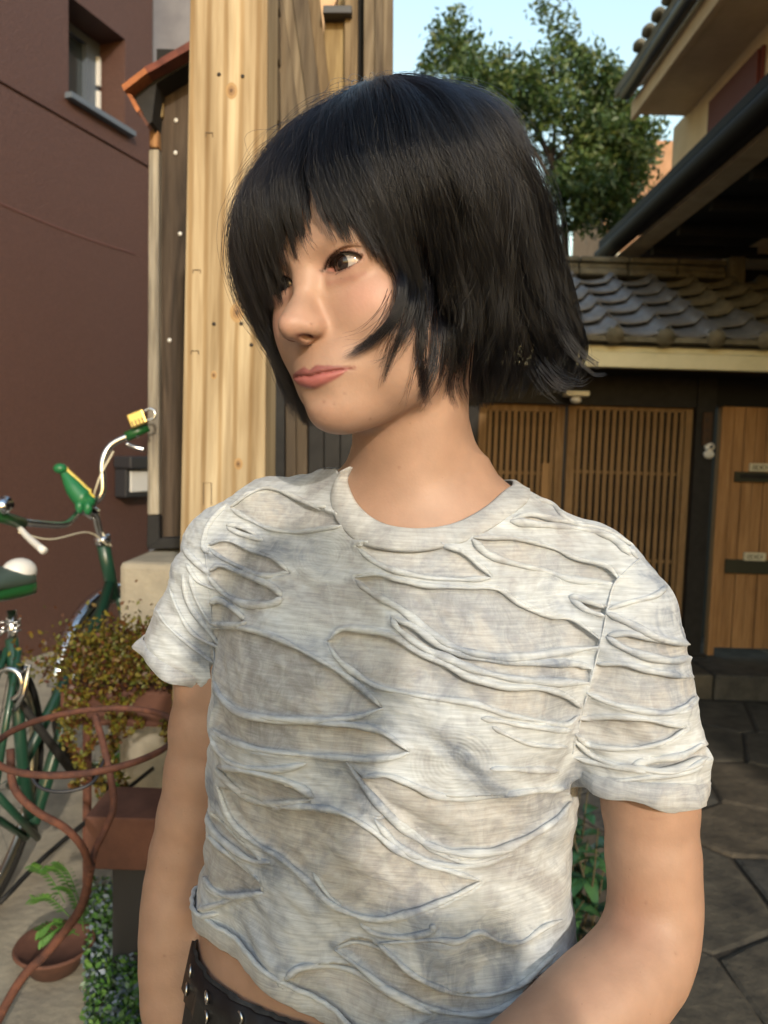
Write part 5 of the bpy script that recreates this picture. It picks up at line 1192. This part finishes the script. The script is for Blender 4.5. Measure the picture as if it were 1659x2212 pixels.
# cords and openings, traced on the cloth (frame of the chest: u = 270 + .7813 x, v = 972 + .7813 y)
def A_(*p): return [(270 + .7813 * x, 972 + .7813 * y) for x, y in p]
LENS = [
 ([(290,158),(330,130),(380,105),(430,112),(500,145),(585,182)], [(292,162),(340,190),(400,218),(470,228),(530,220),(600,210)]),
 ([(280,208),(320,212),(385,248)], [(280,212),(320,232),(385,250)]),
 ([(232,262),(262,250),(300,255),(350,280),(410,300),(452,335)], [(230,272),(270,300),(320,325),(360,345),(420,348),(455,338)]),
 ([(232,334),(260,318),(300,332),(360,355),(410,380),(435,405)], [(230,350),(260,385),(300,415),(350,430),(410,425),(435,408)]),
 ([(234,424),(260,415),(300,440),(335,472)], [(234,480),(280,484),(320,484),(335,474)]),
 ([(238,494),(300,490),(360,500),(430,525),(500,560),(580,605),(650,655),(710,712)], [(245,640),(262,680),(300,715),(360,735),(440,745),(540,748),(640,738),(712,714)]),
 ([(640,264),(700,258),(780,268),(860,262),(930,280),(980,320),(1015,352)], [(640,270),(690,310),(750,335),(820,350),(900,358),(960,358),(1012,354)]),
 ([(636,352),(700,345),(760,360),(840,375),(940,380),(1030,385),(1100,430),(1180,460),(1240,470),(1315,525)], [(638,360),(680,395),(760,440),(830,495),(900,540),(980,565),(1080,575),(1200,560),(1310,545)]),
 ([(735,462),(800,490),(880,545),(960,572),(1050,585),(1180,590),(1250,592),(1290,605)], [(735,466),(760,500),(830,550),(900,580),(960,605),(1060,630),(1150,640),(1285,645)]),
 ([(560,528),(600,495),(680,500),(740,515),(800,555),(880,590),(960,630),(1050,655),(1150,660),(1220,680),(1262,712)], [(560,535),(590,580),(640,620),(700,655),(790,675),(880,690),(960,700),(1050,730),(1150,750),(1220,760),(1255,735)]),
 ([(962,242),(1080,245),(1180,270),(1250,300),(1330,320),(1363,355)], [(960,246),(1000,285),(1060,310),(1160,335),(1240,360),(1350,370)]),
 ([(1065,195),(1120,178),(1190,192),(1260,208),(1330,222),(1400,262)], [(1065,197),(1150,207),(1250,217),(1340,240),(1398,290)]),
 ([(1228,405),(1270,415),(1330,436)], [(1228,408),(1280,445),(1328,460)]),
 ([(1335,512),(1400,508),(1480,528),(1572,545)], [(1330,516),(1385,550),(1460,575),(1530,582),(1575,562)]),
 ([(1305,592),(1380,592),(1450,610),(1520,622),(1588,632)], [(1276,672),(1340,700),(1420,720),(1500,728),(1545,712),(1580,680)]),
 ([(1255,744),(1330,738),(1420,742),(1490,755),(1550,768)], [(1245,785),(1280,815),(1340,825),(1420,825),(1500,805),(1550,771)]),
 ([(1402,872),(1460,856),(1540,846),(1600,812)], [(1402,876),(1460,886),(1520,884),(1600,850)]),
 ([(250,662),(292,716),(360,742),(450,752),(560,756),(650,764),(720,785),(785,833)], [(240,772),(280,800),(350,825),(440,838),(550,848),(660,856),(740,850),(785,837)]),
 ([(255,875),(330,888),(420,908),(480,932),(522,962)], [(250,880),(290,925),(340,960),(400,978),(460,976),(520,966)]),
 ([(655,905),(720,900),(790,925),(860,955),(940,963),(1040,955),(1150,940),(1225,935)], [(612,862),(660,930),(720,1000),(790,1060),(860,1100),(940,1115),(1030,1110),(1110,1075),(1190,1025),(1235,975)]),
 ([(690,1018),(730,1015),(790,1050),(860,1108),(960,1140),(1080,1106)], [(690,1022),(750,1090),(820,1130),(900,1150),(980,1145),(1060,1120)]),
 ([(430,988),(520,988),(600,1005),(680,1050),(750,1105),(830,1145),(900,1165),(985,1191)], [(255,930),(290,1020),(350,1080),(430,1130),(500,1190),(560,1250),(630,1285),(700,1300),(780,1285),(850,1260),(930,1225),(985,1193)]),
 ([(580,1378),(640,1360),(720,1385),(780,1440),(850,1480),(930,1505),(1020,1505),(1100,1475),(1160,1420),(1200,1385)], [(580,1382),(640,1425),(710,1480),(780,1520),(850,1545),(930,1560),(1010,1555),(1090,1520),(1160,1460),(1195,1410)]),
 ([(442,1465),(480,1435),(550,1425),(630,1440),(700,1480),(780,1525),(850,1560)], [(442,1468),(490,1520),(560,1570),(620,1610)]),
 ([(228,995),(262,1020),(300,1060),(350,1108),(380,1140)], [(228,1000),(240,1050),(300,1105),(350,1135),(400,1140)]),
 ([(222,1056),(262,1100),(322,1145),(370,1190),(382,1222)], [(215,1180),(250,1222),(300,1235),(382,1225)]),
]
CORDS = [
 [(1115,130),(1180,150),(1220,190),(1300,222),(1380,262),(1418,300)], [(1335,440),(1400,420),(1460,405),(1490,385),(1502,362)],
 [(1330,450),(1400,482),(1480,522),(1576,540)], [(1240,800),(1300,850),(1380,880),(1440,892)], [(1240,850),(1330,872),(1420,882),(1500,892),(1560,880),(1612,850)],
 [(1250,922),(1290,926),(1370,915),(1450,905),(1540,895),(1600,872)], [(235,790),(260,840),(300,870),(370,882),(440,882),(500,868)],
 [(345,965),(430,988)], [(520,1170),(560,1230),(600,1265)], [(650,1310),(700,1340),(780,1348),(850,1330),(846,1312)], [(700,1365),(850,1355),(920,1360),(980,1335),(1040,1360),(1100,1360),(1160,1320),(1210,1300)],
 [(700,1365),(780,1440)], [(160,272),(205,318),(236,345)], [(120,378),(150,450),(190,510),(262,548)], [(168,312),(200,362),(250,386)], [(178,345),(200,420),(240,486)], [(160,345),(175,420),(215,480),(262,540)],
 [(280,150),(232,205),(215,262),(232,285)], [(85,440),(120,490),(180,540),(245,590)], [(200,1270),(240,1262),(300,1240)], [(1015,765),(1060,790),(1130,815),(1225,822)], [(985,742),(1050,752),(1120,765),(1235,778)],
 [(590,178),(560,160),(500,152)], [(1010,882),(1100,884),(1200,888)], [(640,262),(700,245),(760,262),(770,268)], [(200,1295),(215,1290),(260,1282)]]
tA = time.time()
slo = np.minimum.reduce([W(250, 2330, .6), W(1600, 2330, .75), W(300, 1400, .9), W(1150, 2330, .5)]) ; shi = np.maximum.reduce([W(1600, 1000, .62), W(829, 950, .8), W(1600, 1200, .9)])
sp, sf, sn = extract(shirt_sdf, slo, shi, .0030 if QK else .0017)
print('shirt', len(sp), round(time.time() - tA, 1))
# openings of the garment
col_out = [(739,1019),(724,1050),(721,1081),(733,1120),(771,1160),(818,1177),(895,1184),(973,1172),(1020,1157),(1083,1121),(1135,1078),(1139,1056)]
col_in = [(759,1009),(748,1034),(753,1058),(770,1089),(801,1117),(840,1134),(895,1141),(950,1137),(997,1124),(1051,1094),(1096,1056),(1112,1047)]
shirt_bvh = BVHTree.FromPolygons(sp.tolist(), sf.tolist())
def drape(bv, pts, n, lift=0.0, trim=False):
    pp = spline(pts, n); out = []; d = np.array([bvh_hit(bv, *q) or np.nan for q in pp]); ok = ~np.isnan(d)
    if ok.sum() < 3: return None
    if trim:
        i0, i1 = np.where(ok)[0][[0, -1]]
        if i1 - i0 < 3: return None
        pp = pp[i0:i1 + 1]; d = d[i0:i1 + 1]; ok = ok[i0:i1 + 1]; n = len(pp)
    d = np.interp(np.arange(n), np.where(ok)[0], d[ok])
    for _ in range(2): d = np.convolve(np.r_[d[0], d, d[-1]], [.25, .5, .25], 'valid')
    return CP + (fw[None] + rt[None] * ((pp[:, 0] - CX) / FPX)[:, None] - up[None] * ((pp[:, 1] - CY) / FPX)[:, None]) * (d - lift)[:, None]
back_o = [W(1118, 1050, .70), W(1060, 1052, .735), W(930, 1044, .757), W(815, 1036, .745), W(762, 1020, .715)]
front_o = drape(shirt_bvh, col_out, 70, 0); front_i = drape(body_bvh, col_in, 70, .0035)
fo = [front_o[0], *front_o[6:-6:6], front_o[-1]]
loop_o = np.vstack([front_o, spline([front_o[-1], *back_o, front_o[0]], 42)[1:-1]])
back_i = [b + (W(925, 1060, .675) - b) * .07 + np.array([0, 0, .006]) for b in back_o]
loop_i = np.vstack([front_i, spline([front_i[-1], *back_i, front_i[0]], 42)[1:-1]])
def inpoly(x, y, px, py):
    c = np.zeros(len(x), bool); j = len(px) - 1
    for i in range(len(px)):
        k = ((py[i] > y) != (py[j] > y)) & (x < (px[j] - px[i]) * (y - py[i]) / (py[j] - py[i] + 1e-12) + px[i]); c ^= k; j = i
    return c
def tor64(P): return (np.asarray(P) - TO) @ np.array([XT, YT, ZT]).T
lo_t = tor64(loop_o); q = tor64(sp)
hole = inpoly(q[:, 0], q[:, 2], lo_t[:, 0], lo_t[:, 2]) & (q[:, 1] < -.05)
hemt = .214 + .19 * q[:, 0] + .010 * np.sin(q[:, 0] * 26 + 1) * (q[:, 2] < 0)
def hem_at(x, z): return .214 + .19 * x + .010 * np.sin(x * 26 + 1) * (z < 0)
cx0, cz0 = lo_t[:, 0].mean(), lo_t[:, 2].mean(); th_l = np.arctan2(lo_t[:, 2] - cz0, lo_t[:, 0] - cx0); rl = np.hypot(lo_t[:, 2] - cz0, lo_t[:, 0] - cx0); od_ = np.argsort(th_l)
th_v = np.arctan2(q[:, 2] - cz0, q[:, 0] - cx0); rv_ = np.hypot(q[:, 2] - cz0, q[:, 0] - cx0); ext = lambda a: np.r_[a[od_][-1], a[od_], a[od_][0]]
thx = np.r_[th_l[od_][-1] - 2 * PI, th_l[od_], th_l[od_][0] + 2 * PI]; tl_ = np.interp(th_v, thx, ext(lo_t[:, 1])); rl_ = np.interp(th_v, thx, ext(rl))
hole |= (q[:, 1] < -.03) & (((rv_ < rl_ - .0035)) | ((q[:, 1] < tl_ - .003) & (rv_ < rl_ + .035)))
below = q[:, 1] > hemt
nc = W(1392, 1672, .60); na = W(1388, 1680, .60) - W(1358, 1450, .609); na /= np.linalg.norm(na); na = na - .16 * rt; na /= np.linalg.norm(na)
fc = W(404, 1424, .717); fa = W(408, 1400, .717) - W(450, 1315, .715); fa /= np.linalg.norm(fa)
axn = sp - nc; axf = sp - fc
td_ = torso(sp.astype(f4), 0.0, SR)
cut_n = (axn @ na > -.0032) & (limb(sp.astype(f4), SL_N, 10) < -.0012) & (td_ > -.001)
cut_f = (axf @ fa > -.0032) & (limb(sp.astype(f4), SL_F, 9) < -.0012) & (td_ > -.001)
sp2, sf2, used = keep(sp, sf, ~(hole | below | cut_n | cut_f)); sn2 = sn[used]
su, sv, sd = proj(sp2)
vd = sp2 - CP; vd /= np.linalg.norm(vd, axis=1)[:, None]
facing = np.clip((-(sn2 * vd).sum(1) + .05) / .25, 0, 1)
def seg_dist(x, y, pl):
    d = np.full(len(x), 1e9)
    for (ax, ay), (bx, by) in zip(pl[:-1], pl[1:]):
        ex, ey = bx - ax, by - ay; t = np.clip(((x - ax) * ex + (y - ay) * ey) / (ex * ex + ey * ey + 1e-9), 0, 1)
        d = np.minimum(d, np.hypot(x - ax - t * ex, y - ay - t * ey))
    return d
disp = np.zeros(len(sp2)); lensm = np.zeros(len(sp2)); ringd = np.full(len(sp2), 9.0)
for a, b_ in LENS:
    A1_ = spline(A_(*a), 26); B1_ = spline(A_(*b_), 26); poly = np.vstack([A1_, B1_[::-1]])
    x0, y0 = poly.min(0) - 30; x1, y1 = poly.max(0) + 30
    i = np.where((su > x0) & (su < x1) & (sv > y0) & (sv < y1) & (facing > 0))[0]
    if not len(i): continue
    dd = seg_dist(su[i], sv[i], [tuple(p) for p in np.vstack([poly, poly[:1]])]); ins = inpoly(su[i], sv[i], poly[:, 0], poly[:, 1])
    k = np.where(ins, -np.clip(dd / 9, 0, 1) * .0040, .0020 * np.exp(-(dd / 9) ** 2))
    disp[i] = np.where(ins, np.minimum(disp[i], k), np.where(disp[i] < 0, disp[i], np.maximum(disp[i], k))); lensm[i] = np.maximum(lensm[i], np.where(ins, np.clip(dd / 5, 0, 1), 0))
for c in CORDS:
    pl = [tuple(p) for p in spline(A_(*c), 20)]; x = np.array(pl); i = np.where((su > x[:, 0].min() - 25) & (su < x[:, 0].max() + 25) & (sv > x[:, 1].min() - 25) & (sv < x[:, 1].max() + 25) & (facing > 0))[0]
    dd = seg_dist(su[i], sv[i], pl); disp[i] = disp[i] + .0012 * np.exp(-(dd / 9) ** 2) * (disp[i] >= 0)
# concentric rows of topstitching
RINGS = [(548, 292, 92, 78), (522, 490, 62, 52), (905, 868, 120, 105), (1162, 380, 60, 50), (1035, 1325, 70, 62), (330, 1290, 70, 80)]
for (x, y, a, b_) in RINGS:
    (cx_, cy_), = A_((x, y)); r_ = np.hypot((su - cx_) / (a * .78), (sv - cy_) / (b_ * .78)); ringd = np.minimum(ringd, np.where(facing > 0, r_, 9))
# soft folds of the cloth
def vnoise(P, sc, seed):
    g = np.random.default_rng(seed).random((24, 24, 24)); q_ = (P * sc) % 24; i = q_.astype(int); f = q_ - i; f = f * f * (3 - 2 * f); i1 = (i + 1) % 24; v = 0
    for a in (0, 1):
        for b in (0, 1):
            for c in (0, 1):
                v = v + g[(i1 if a else i)[:, 0], (i1 if b else i)[:, 1], (i1 if c else i)[:, 2]] * (f[:, 0] if a else 1 - f[:, 0]) * (f[:, 1] if b else 1 - f[:, 1]) * (f[:, 2] if c else 1 - f[:, 2])
    return v - .5
q2 = tor64(sp2)
Q = np.c_[q2[:, 0] * .55 + q2[:, 1] * .3, q2[:, 1] * 1.6 - q2[:, 0] * .9, q2[:, 2]] + 5
fold = vnoise(Q, 26, 1) * .0075 + vnoise(Q, 62, 2) * .0032 + vnoise(Q, 130, 3) * .0012
fold += .006 * np.exp(-((q2[:, 1] - .19) / .06) ** 2) * np.sin(q2[:, 0] * 60 + q2[:, 1] * 30)      # gathers above the hem
nearneck = np.exp(-(np.linalg.norm(sp2[:, None, :] - loop_o[None, ::6], axis=2).min(1) / .03) ** 2)
sp3 = sp2 + sn2 * (disp * facing + fold * (1 - .8 * nearneck))[:, None]
# cloth keeps clear of the skin
db = body_sdf(sp3.astype(f4)); g_ = np.clip(.003 - db, 0, .008); g_[(q2[:, 1] > .17)] *= 1; sp3 = sp3 + sn2 * g_[:, None]

m_sh = bpy.data.materials.new('tie_dye_jersey'); m_sh.use_nodes = True; n = m_sh.node_tree.nodes; l = m_sh.node_tree.links; b = n['Principled BSDF']
b.inputs['Roughness'].default_value = .9; b.inputs['Specular IOR Level'].default_value = .15; b.inputs['Sheen Weight'].default_value = .15
b.inputs['Subsurface Weight'].default_value = .12; b.inputs['Subsurface Radius'].default_value = (1, .9, .8); b.inputs['Subsurface Scale'].default_value = .004
tc = n.new('ShaderNodeTexCoord')
def NZ(sc, det=5, stretch=(1, 1, 1), dist=0.0, rough=.6):
    mp = n.new('ShaderNodeMapping'); mp.inputs['Scale'].default_value = stretch; l.new(tc.outputs['Object'], mp.inputs[0])
    z = n.new('ShaderNodeTexNoise'); z.inputs['Scale'].default_value = sc; z.inputs['Detail'].default_value = det; z.inputs['Distortion'].default_value = dist; z.inputs['Roughness'].default_value = rough; l.new(mp.outputs[0], z.inputs[0]); return z.outputs[0]
def RP(src, stops):
    r_ = n.new('ShaderNodeValToRGB'); e = r_.color_ramp.elements
    while len(e) < len(stops): e.new(.5)
    for k, (p_, c_) in enumerate(stops): e[k].position = p_; e[k].color = (*c_, 1)
    l.new(src, r_.inputs[0]); return r_.outputs[0]
def MX(f, a, b2, typ='MIX'):
    x = n.new('ShaderNodeMix'); x.data_type = 'RGBA'; x.blend_type = typ
    if isinstance(f, (int, float)): x.inputs[0].default_value = f
    else: l.new(f, x.inputs[0])
    for k, v in ((6, a), (7, b2)):
        if isinstance(v, tuple): x.inputs[k].default_value = (*v, 1)
        else: l.new(v, x.inputs[k])
    return x.outputs[2]
c1 = RP(NZ(13, 4, dist=.6), [(.36, (.19, .22, .275)), (.44, (.36, .39, .435)), (.53, (.47, .50, .525)), (.64, (.33, .335, .35))])
c2 = RP(NZ(9, 5, dist=1.2), [(.39, (.22, .215, .22)), (.5, (.385, .37, .355)), (.61, (.25, .26, .285))])
la = n.new('ShaderNodeAttribute'); la.attribute_name = 'opening'
mt = n.new('ShaderNodeMath'); mt.operation = 'MULTIPLY'; mt.inputs[1].default_value = .8; l.new(la.outputs['Fac'], mt.inputs[0])
cc = MX(mt.outputs[0], c1, c2)
wisp = RP(NZ(70, 6, (1, 1, .55), 1.6, .7), [(.40, (0, 0, 0)), (.66, (1, 1, 1))])
cc = MX(MX(1.0, wisp, (.32, .32, .32), 'MULTIPLY'), cc, (.56, .60, .62))
blo = RP(NZ(26, 3, dist=2.0), [(.58, (0, 0, 0)), (.72, (1, 1, 1))])
cc = MX(MX(1.0, blo, (.45, .45, .45), 'MULTIPLY'), cc, (.22, .23, .265))
wv = RP(NZ(520, 3, (.07, .07, 1)), [(.35, (.84, .84, .84)), (.65, (1.10, 1.10, 1.10))]); cc = MX(1.0, cc, wv, 'MULTIPLY')
l.new(cc, b.inputs['Base Color'])
rg = n.new('ShaderNodeAttribute'); rg.attribute_name = 'stitch'
sn_ = n.new('ShaderNodeMath'); sn_.operation = 'MULTIPLY'; sn_.inputs[1].default_value = 62; l.new(rg.outputs['Fac'], sn_.inputs[0])
si = n.new('ShaderNodeMath'); si.operation = 'SINE'; l.new(sn_.outputs[0], si.inputs[0])
lt = n.new('ShaderNodeMath'); lt.operation = 'LESS_THAN'; lt.inputs[1].default_value = 1.0; l.new(rg.outputs['Fac'], lt.inputs[0])
mm_ = n.new('ShaderNodeMath'); mm_.operation = 'MULTIPLY'; l.new(si.outputs[0], mm_.inputs[0]); l.new(lt.outputs[0], mm_.inputs[1])
b1 = n.new('ShaderNodeBump'); b1.inputs['Strength'].default_value = .16; b1.inputs['Distance'].default_value = .0005; l.new(mm_.outputs[0], b1.inputs['Height'])
b2 = n.new('ShaderNodeBump'); b2.inputs['Strength'].default_value = .35; b2.inputs['Distance'].default_value = .0012; l.new(NZ(520, 4, (.10, .10, 1)), b2.inputs['Height']); l.new(b1.outputs[0], b2.inputs['Normal'])
l.new(b2.outputs[0], b.inputs['Normal'])
shirt = mesh('shirt', sp3, sf2, m_sh, person, True); attr(shirt, 'opening', lensm); attr(shirt, 'stitch', ringd)
sm = shirt.modifiers.new('thickness', 'SOLIDIFY'); sm.thickness = .0014; sm.offset = -1
shirt_bvh2 = BVHTree.FromPolygons(sp3.tolist(), sf2.tolist())
def finecord(pts, r_, n_=None, taper=True, lift=.0):
    ln = sum(math.hypot(b[0] - a[0], b[1] - a[1]) for a, b in zip(pts[:-1], pts[1:])); n_ = n_ or max(8, int(ln / 9))
    c = drape(shirt_bvh2, pts, n_, lift, True)
    if c is None: return None
    n_ = len(c)
    t = np.linspace(0, 1, n_); rr = r_ * (1 + .22 * np.sin(t * ln / 38 + ln) + .14 * np.sin(t * ln / 13))
    if taper: rr = rr * np.clip(np.minimum(t, 1 - t) * 9 + .30, 0, 1)
    return c, rr
cr_ = random.Random(4)
for a, b_ in LENS:
    for k, e in enumerate((a, b_)):
        r_ = finecord(A_(*e), (.0025 if k else .0021) * cr_.uniform(.75, 1.25), lift=.0008)
        if r_ is None: continue
        o = MB().tube(r_[0], r_[1], 8).build('rolled_edge', m_sh, shirt, True)
for c in CORDS:
    r_ = finecord(A_(*c), .0020 * cr_.uniform(.8, 1.3), lift=.0005)
    if r_ is not None: MB().tube(r_[0], r_[1], 8).build('rolled_edge', m_sh, shirt, True)
# seams
for s_ in ([(1424,300),(1385,335),(1352,372),(1338,420),(1322,500),(1298,600),(1272,700),(1248,790),(1238,840)], [(232,200),(222,260),(228,330),(236,420),(240,500),(250,600)]):
    r_ = finecord(A_(*s_), .0008, lift=.0002, taper=False)
    MB().tube(r_[0], r_[1], 6).build('seam', m_sh, shirt, True)
# neckband
nb_ = len(loop_o); rows = []
ctr = loop_o.mean(0)
for k, (f, h) in enumerate([(-.22, -.001), (-.02, .0022), (.5, .0020), (.95, .0018), (1.0, .0004), (1.0, -.002)]):
    p = loop_o * (1 - f) + loop_i * f; nn = p - W(915, 1150, .68); nn -= up * (nn @ up)[:, None] * .6; nn /= np.linalg.norm(nn, axis=1)[:, None]; rows.append(p + nn * h)
V = np.vstack(rows); q_ = np.arange(5 * nb_).reshape(5, nb_); Fb = np.stack([q_, np.roll(q_, -1, 1), np.roll(q_, -1, 1) + nb_, q_ + nb_], -1).reshape(-1, 4)
band = mesh('neckband', V, Fb, m_sh, shirt, True); attr(band, 'opening', np.full(len(V), .7)); attr(band, 'stitch', np.full(len(V), 9.0))
band.modifiers.new('thickness', 'SOLIDIFY').thickness = .0012
# cuffs and hem: a turned band following the cut edge
def edge_loop(c, axis, r_in, bv_sdf, n_=72, h=.0, back=0):
    a = np.cross(axis, up); a /= np.linalg.norm(a); b = np.cross(axis, a); out = []
    for k in range(n_):
        t = 2 * PI * k / n_; d_ = a * math.cos(t) + b * math.sin(t); lo_, hi_ = .005, .11
        ss = np.linspace(.01, .09, 60); v = bv_sdf((c + d_ * ss[:, None]).astype(f4)); i = np.where(v > 0)[0]; s_ = ss[i[0]] if len(i) else .05
        out.append(c + d_ * s_)
    return np.array(out)
def cuff(c, axis, sd_, wdt, wav, seed):
    rr = random.Random(seed); n_ = 96; rows = []
    for f, h in [(-.12, .0004), (-.02, .0022), (.5, .0030), (.95, .0026), (1.0, .0010), (.96, -.0012), (.3, -.001)]:
        L0 = edge_loop(c, axis, 0, sd_, n_); ce = L0.mean(0); o = (L0 - ce) / np.linalg.norm(L0 - ce, axis=1)[:, None]
        t = np.arange(n_) * 2 * PI / n_; w_ = wdt * f * (1 + wav * np.sin(t * 3 + seed) + wav * .6 * np.sin(t * 7 + seed * 2)); fl = (.0025 * np.sin(t * 5 + seed) + .0018 * np.sin(t * 9)) * max(f, 0)
        rows.append(L0 + axis * w_[:, None] + o * (h + fl)[:, None])
    V = np.vstack(rows); q_ = np.arange(6 * n_).reshape(6, n_); Fb = np.stack([q_, np.roll(q_, -1, 1), np.roll(q_, -1, 1) + n_, q_ + n_], -1).reshape(-1, 4)
    o = mesh('cuff', V, Fb, m_sh, shirt, True); attr(o, 'opening', np.full(len(V), .8)); attr(o, 'stitch', np.full(len(V), 9.0)); return o
cuff(nc - na * .002, na, lambda P: limb(P, SL_N, 10), .0145, .18, 2)
cuff(fc - fa * .002, fa, lambda P: limb(P, SL_F, 9), .011, .15, 5)
hx = []
for k in range(160):
    t = 2 * PI * k / 160; d_ = np.array([math.cos(t), 0, math.sin(t)]); ss = np.linspace(.04, .22, 90); tt_ = np.array([hem_at(d_[0] * s, d_[2] * s) for s in ss])
    P = TO + (np.c_[d_[0] * ss, tt_, d_[2] * ss]) @ np.array([XT, YT, ZT]); v = shirt_sdf(P.astype(f4)); i = np.where(v > 0)[0]; hx.append(P[i[0] if len(i) else -1])
hx = np.array(hx); hq = tor64(hx); hf = .006 * np.exp(-((hq[:, 1] - .19) / .06) ** 2) * np.sin(hq[:, 0] * 60 + hq[:, 1] * 30)
ce = hx.mean(0); on = hx - ce; on /= np.linalg.norm(on, axis=1)[:, None]; hx = hx + on * hf[:, None]
rows = [hx + on * h + up * -w_ for h, w_ in [(.0012, -.004), (.0026, -.001), (.0018, .006), (.0012, .013), (.0002, .014), (-.0008, .004)]]
V = np.vstack(rows); q_ = np.arange(5 * 160).reshape(5, 160); Fb = np.stack([q_, np.roll(q_, -1, 1), np.roll(q_, -1, 1) + 160, q_ + 160], -1).reshape(-1, 4)
o = mesh('hem_band', V, Fb, m_sh, shirt, True); attr(o, 'opening', np.full(len(V), .6)); attr(o, 'stitch', np.full(len(V), 9.0))
MB().tube(hx + on * .002 + up * .003, .0020, 8, closed=True).build('rolled_edge', m_sh, shirt, True)

# ---- trousers: a ring of dark denim standing a little off the hips, waistband with eyelets
m_dn = mat('black_denim', (.012, .013, .016), .75, col2=(.045, .05, .06), vscale=60, ramp=(.45, .75), bump=.5, bscale=900, bdist=.0006)
m_belt = mat('black_leather', (.006, .006, .008), .42, bump=.4, bscale=260, bdist=.0006)
m_met = mat('steel', (.55, .55, .54), .28, 1.0)
zt0 = W(432, 2040, .668)[2]
def ring(z, off, n_=140):
    c = TO + YT * 0; c0 = np.array([c[0] - .004, c[1], z]); L_o = []
    for k in range(n_):
        t = 2 * PI * k / n_; d_ = np.array([math.cos(t), math.sin(t), 0]); ss = np.linspace(.03, .24, 70); v = torso((c0 + d_ * ss[:, None]).astype(f4)); i = np.where(v > 0)[0]; L_o.append(c0 + d_ * ((ss[i[0]] if len(i) else .18) + off))
    return np.array(L_o)
trous = []
zs_ = [0, -.002, -.022, -.040, -.042, -.070, -.11]
R_ = [ring(zt0 + z, o_) for z, o_ in zip(zs_, (.002, .0045, .005, .005, .003, .004, .006))]
base = R_[-1]; c_ = base.mean(0)
R_ += [c_ + (base - c_) * 1.02 - np.array([0, 0, d_]) for d_ in (.05, .10)]
V = np.vstack(R_); q_ = np.arange((len(R_) - 1) * 140).reshape(-1, 140); Fb = np.stack([q_ + 140, np.roll(q_, -1, 1) + 140, np.roll(q_, -1, 1), q_], -1).reshape(-1, 4)
jeans = mesh('trousers', V, Fb, m_dn, person, True)
# belt with two rows of eyelets
Rb = [ring(zt0 - .002 + z, o_) for z, o_ in ((0, .0045), (0, .007), (-.034, .0075), (-.034, .005))]
V = np.vstack(Rb); q_ = np.arange(3 * 140).reshape(-1, 140); Fb = np.stack([q_ + 140, np.roll(q_, -1, 1) + 140, np.roll(q_, -1, 1), q_], -1).reshape(-1, 4)
belt = mesh('belt', V, Fb, m_belt, jeans, True)
for row in (-.010, -.026):
    rg_ = ring(zt0 + row, .0078); ce = rg_.mean(0)
    for k in range(0, 140, 5):
        d_ = rg_[k] - ce; d_[2] = 0; d_ /= np.linalg.norm(d_); a = np.array([-d_[1], d_[0], 0]); b = np.array([0, 0, 1.])
        if (rg_[k] - CP) @ fw > .70: continue
        pts = [rg_[k] + (a * math.cos(t) + b * math.sin(t)) * .0042 for t in np.arange(14) * 2 * PI / 14]
        MB().tube(pts, .0012, 6, closed=True).build('eyelet', m_met, jeans, True)
# trouser legs down to the ground (below the frame) and shoes
legs = MB()
for sgn in (-1, 1):
    x = c_[0] + sgn * .085
    P_ = [(x, c_[1], c_[2] - .08), (x + sgn * .004, c_[1] + .01, c_[2] - .35), (x + sgn * .008, c_[1] + .02, .08)]
    legs.tube(spline(P_, 10), list(np.linspace(.112, .064, 10)), 20)
legs.build('trouser_legs', m_dn, person, True)
for sgn in (-1, 1):
    sh = MB(); x = c_[0] + sgn * .092
    sh.ball((x, c_[1] - .04, .042), (.045, .125, .042), 20, 12); sh.build('shoe', m_belt, person, True)
# knuckles of both hands rest in the pockets
print('shirt done', round(time.time() - tA, 1))

# ================================================================== the photographer, standing behind the camera
ph_t = thing('person', 'tall person in dark clothes standing behind the camera and holding up a phone', 'person')
def pho(P):
    d = ell(P, (.225, -.44, 1.675), (.074, .092, .112)); d = smin(d, cap(P, (.22, -.46, 1.60), (.21, -.47, 1.44), .05, .06), .04)
    d = smin(d, ell(P, (.20, -.47, 1.25), (.185, .115, .27)), .05); d = smin(d, ell(P, (.20, -.47, .98), (.165, .12, .22)), .08)
    for s in (-1, 1):
        d = smin(d, cap(P, (.20 + s * .155, -.46, 1.44), (.15 + s * .205, -.34, 1.24), .050, .042), .05)
        d = smin(d, cap(P, (.15 + s * .205, -.34, 1.24), (s * .085, -.11, 1.33), .040, .027), .02)
        d = smin(d, ell(P, (s * .07, -.075, 1.36), (.028, .035, .045)), .02)
        for k in range(4): d = smin(d, cap(P, (s * .075, -.055, 1.345 + k * .018), (s * .035, -.045, 1.35 + k * .016), .0085, .0075), .004)
        d = smin(d, cap(P, (s * .06, -.07, 1.37), (s * .03, -.045, 1.40), .010, .009), .006)
        d = smin(d, cap(P, (.20 + s * .085, -.47, .92), (.20 + s * .10, -.48, .50), .088, .058), .05); d = smin(d, cap(P, (.20 + s * .10, -.48, .50), (.20 + s * .105, -.49, .08), .055, .04), .02)
        d = smin(d, ell(P, (.20 + s * .11, -.43, .045), (.045, .12, .045)), .03)
    return d
pp_, pf_, _n = extract(pho, (-.32, -.66, -.02), (.52, .02, 1.92), .009)
mesh('body', pp_, pf_, mat('dark_clothes', (.03, .03, .034), .85), ph_t, True)
phn = thing('phone', 'black phone held upright in both hands of the person behind the camera', 'phone')
MB().box((-.038, -.040, 1.315), (.038, -.032, 1.475)).build('case', m_gut, phn, bevel=.003)
MB().box((-.035, -.0425, 1.320), (.035, -.0405, 1.470)).build('screen', m_glass, phn)
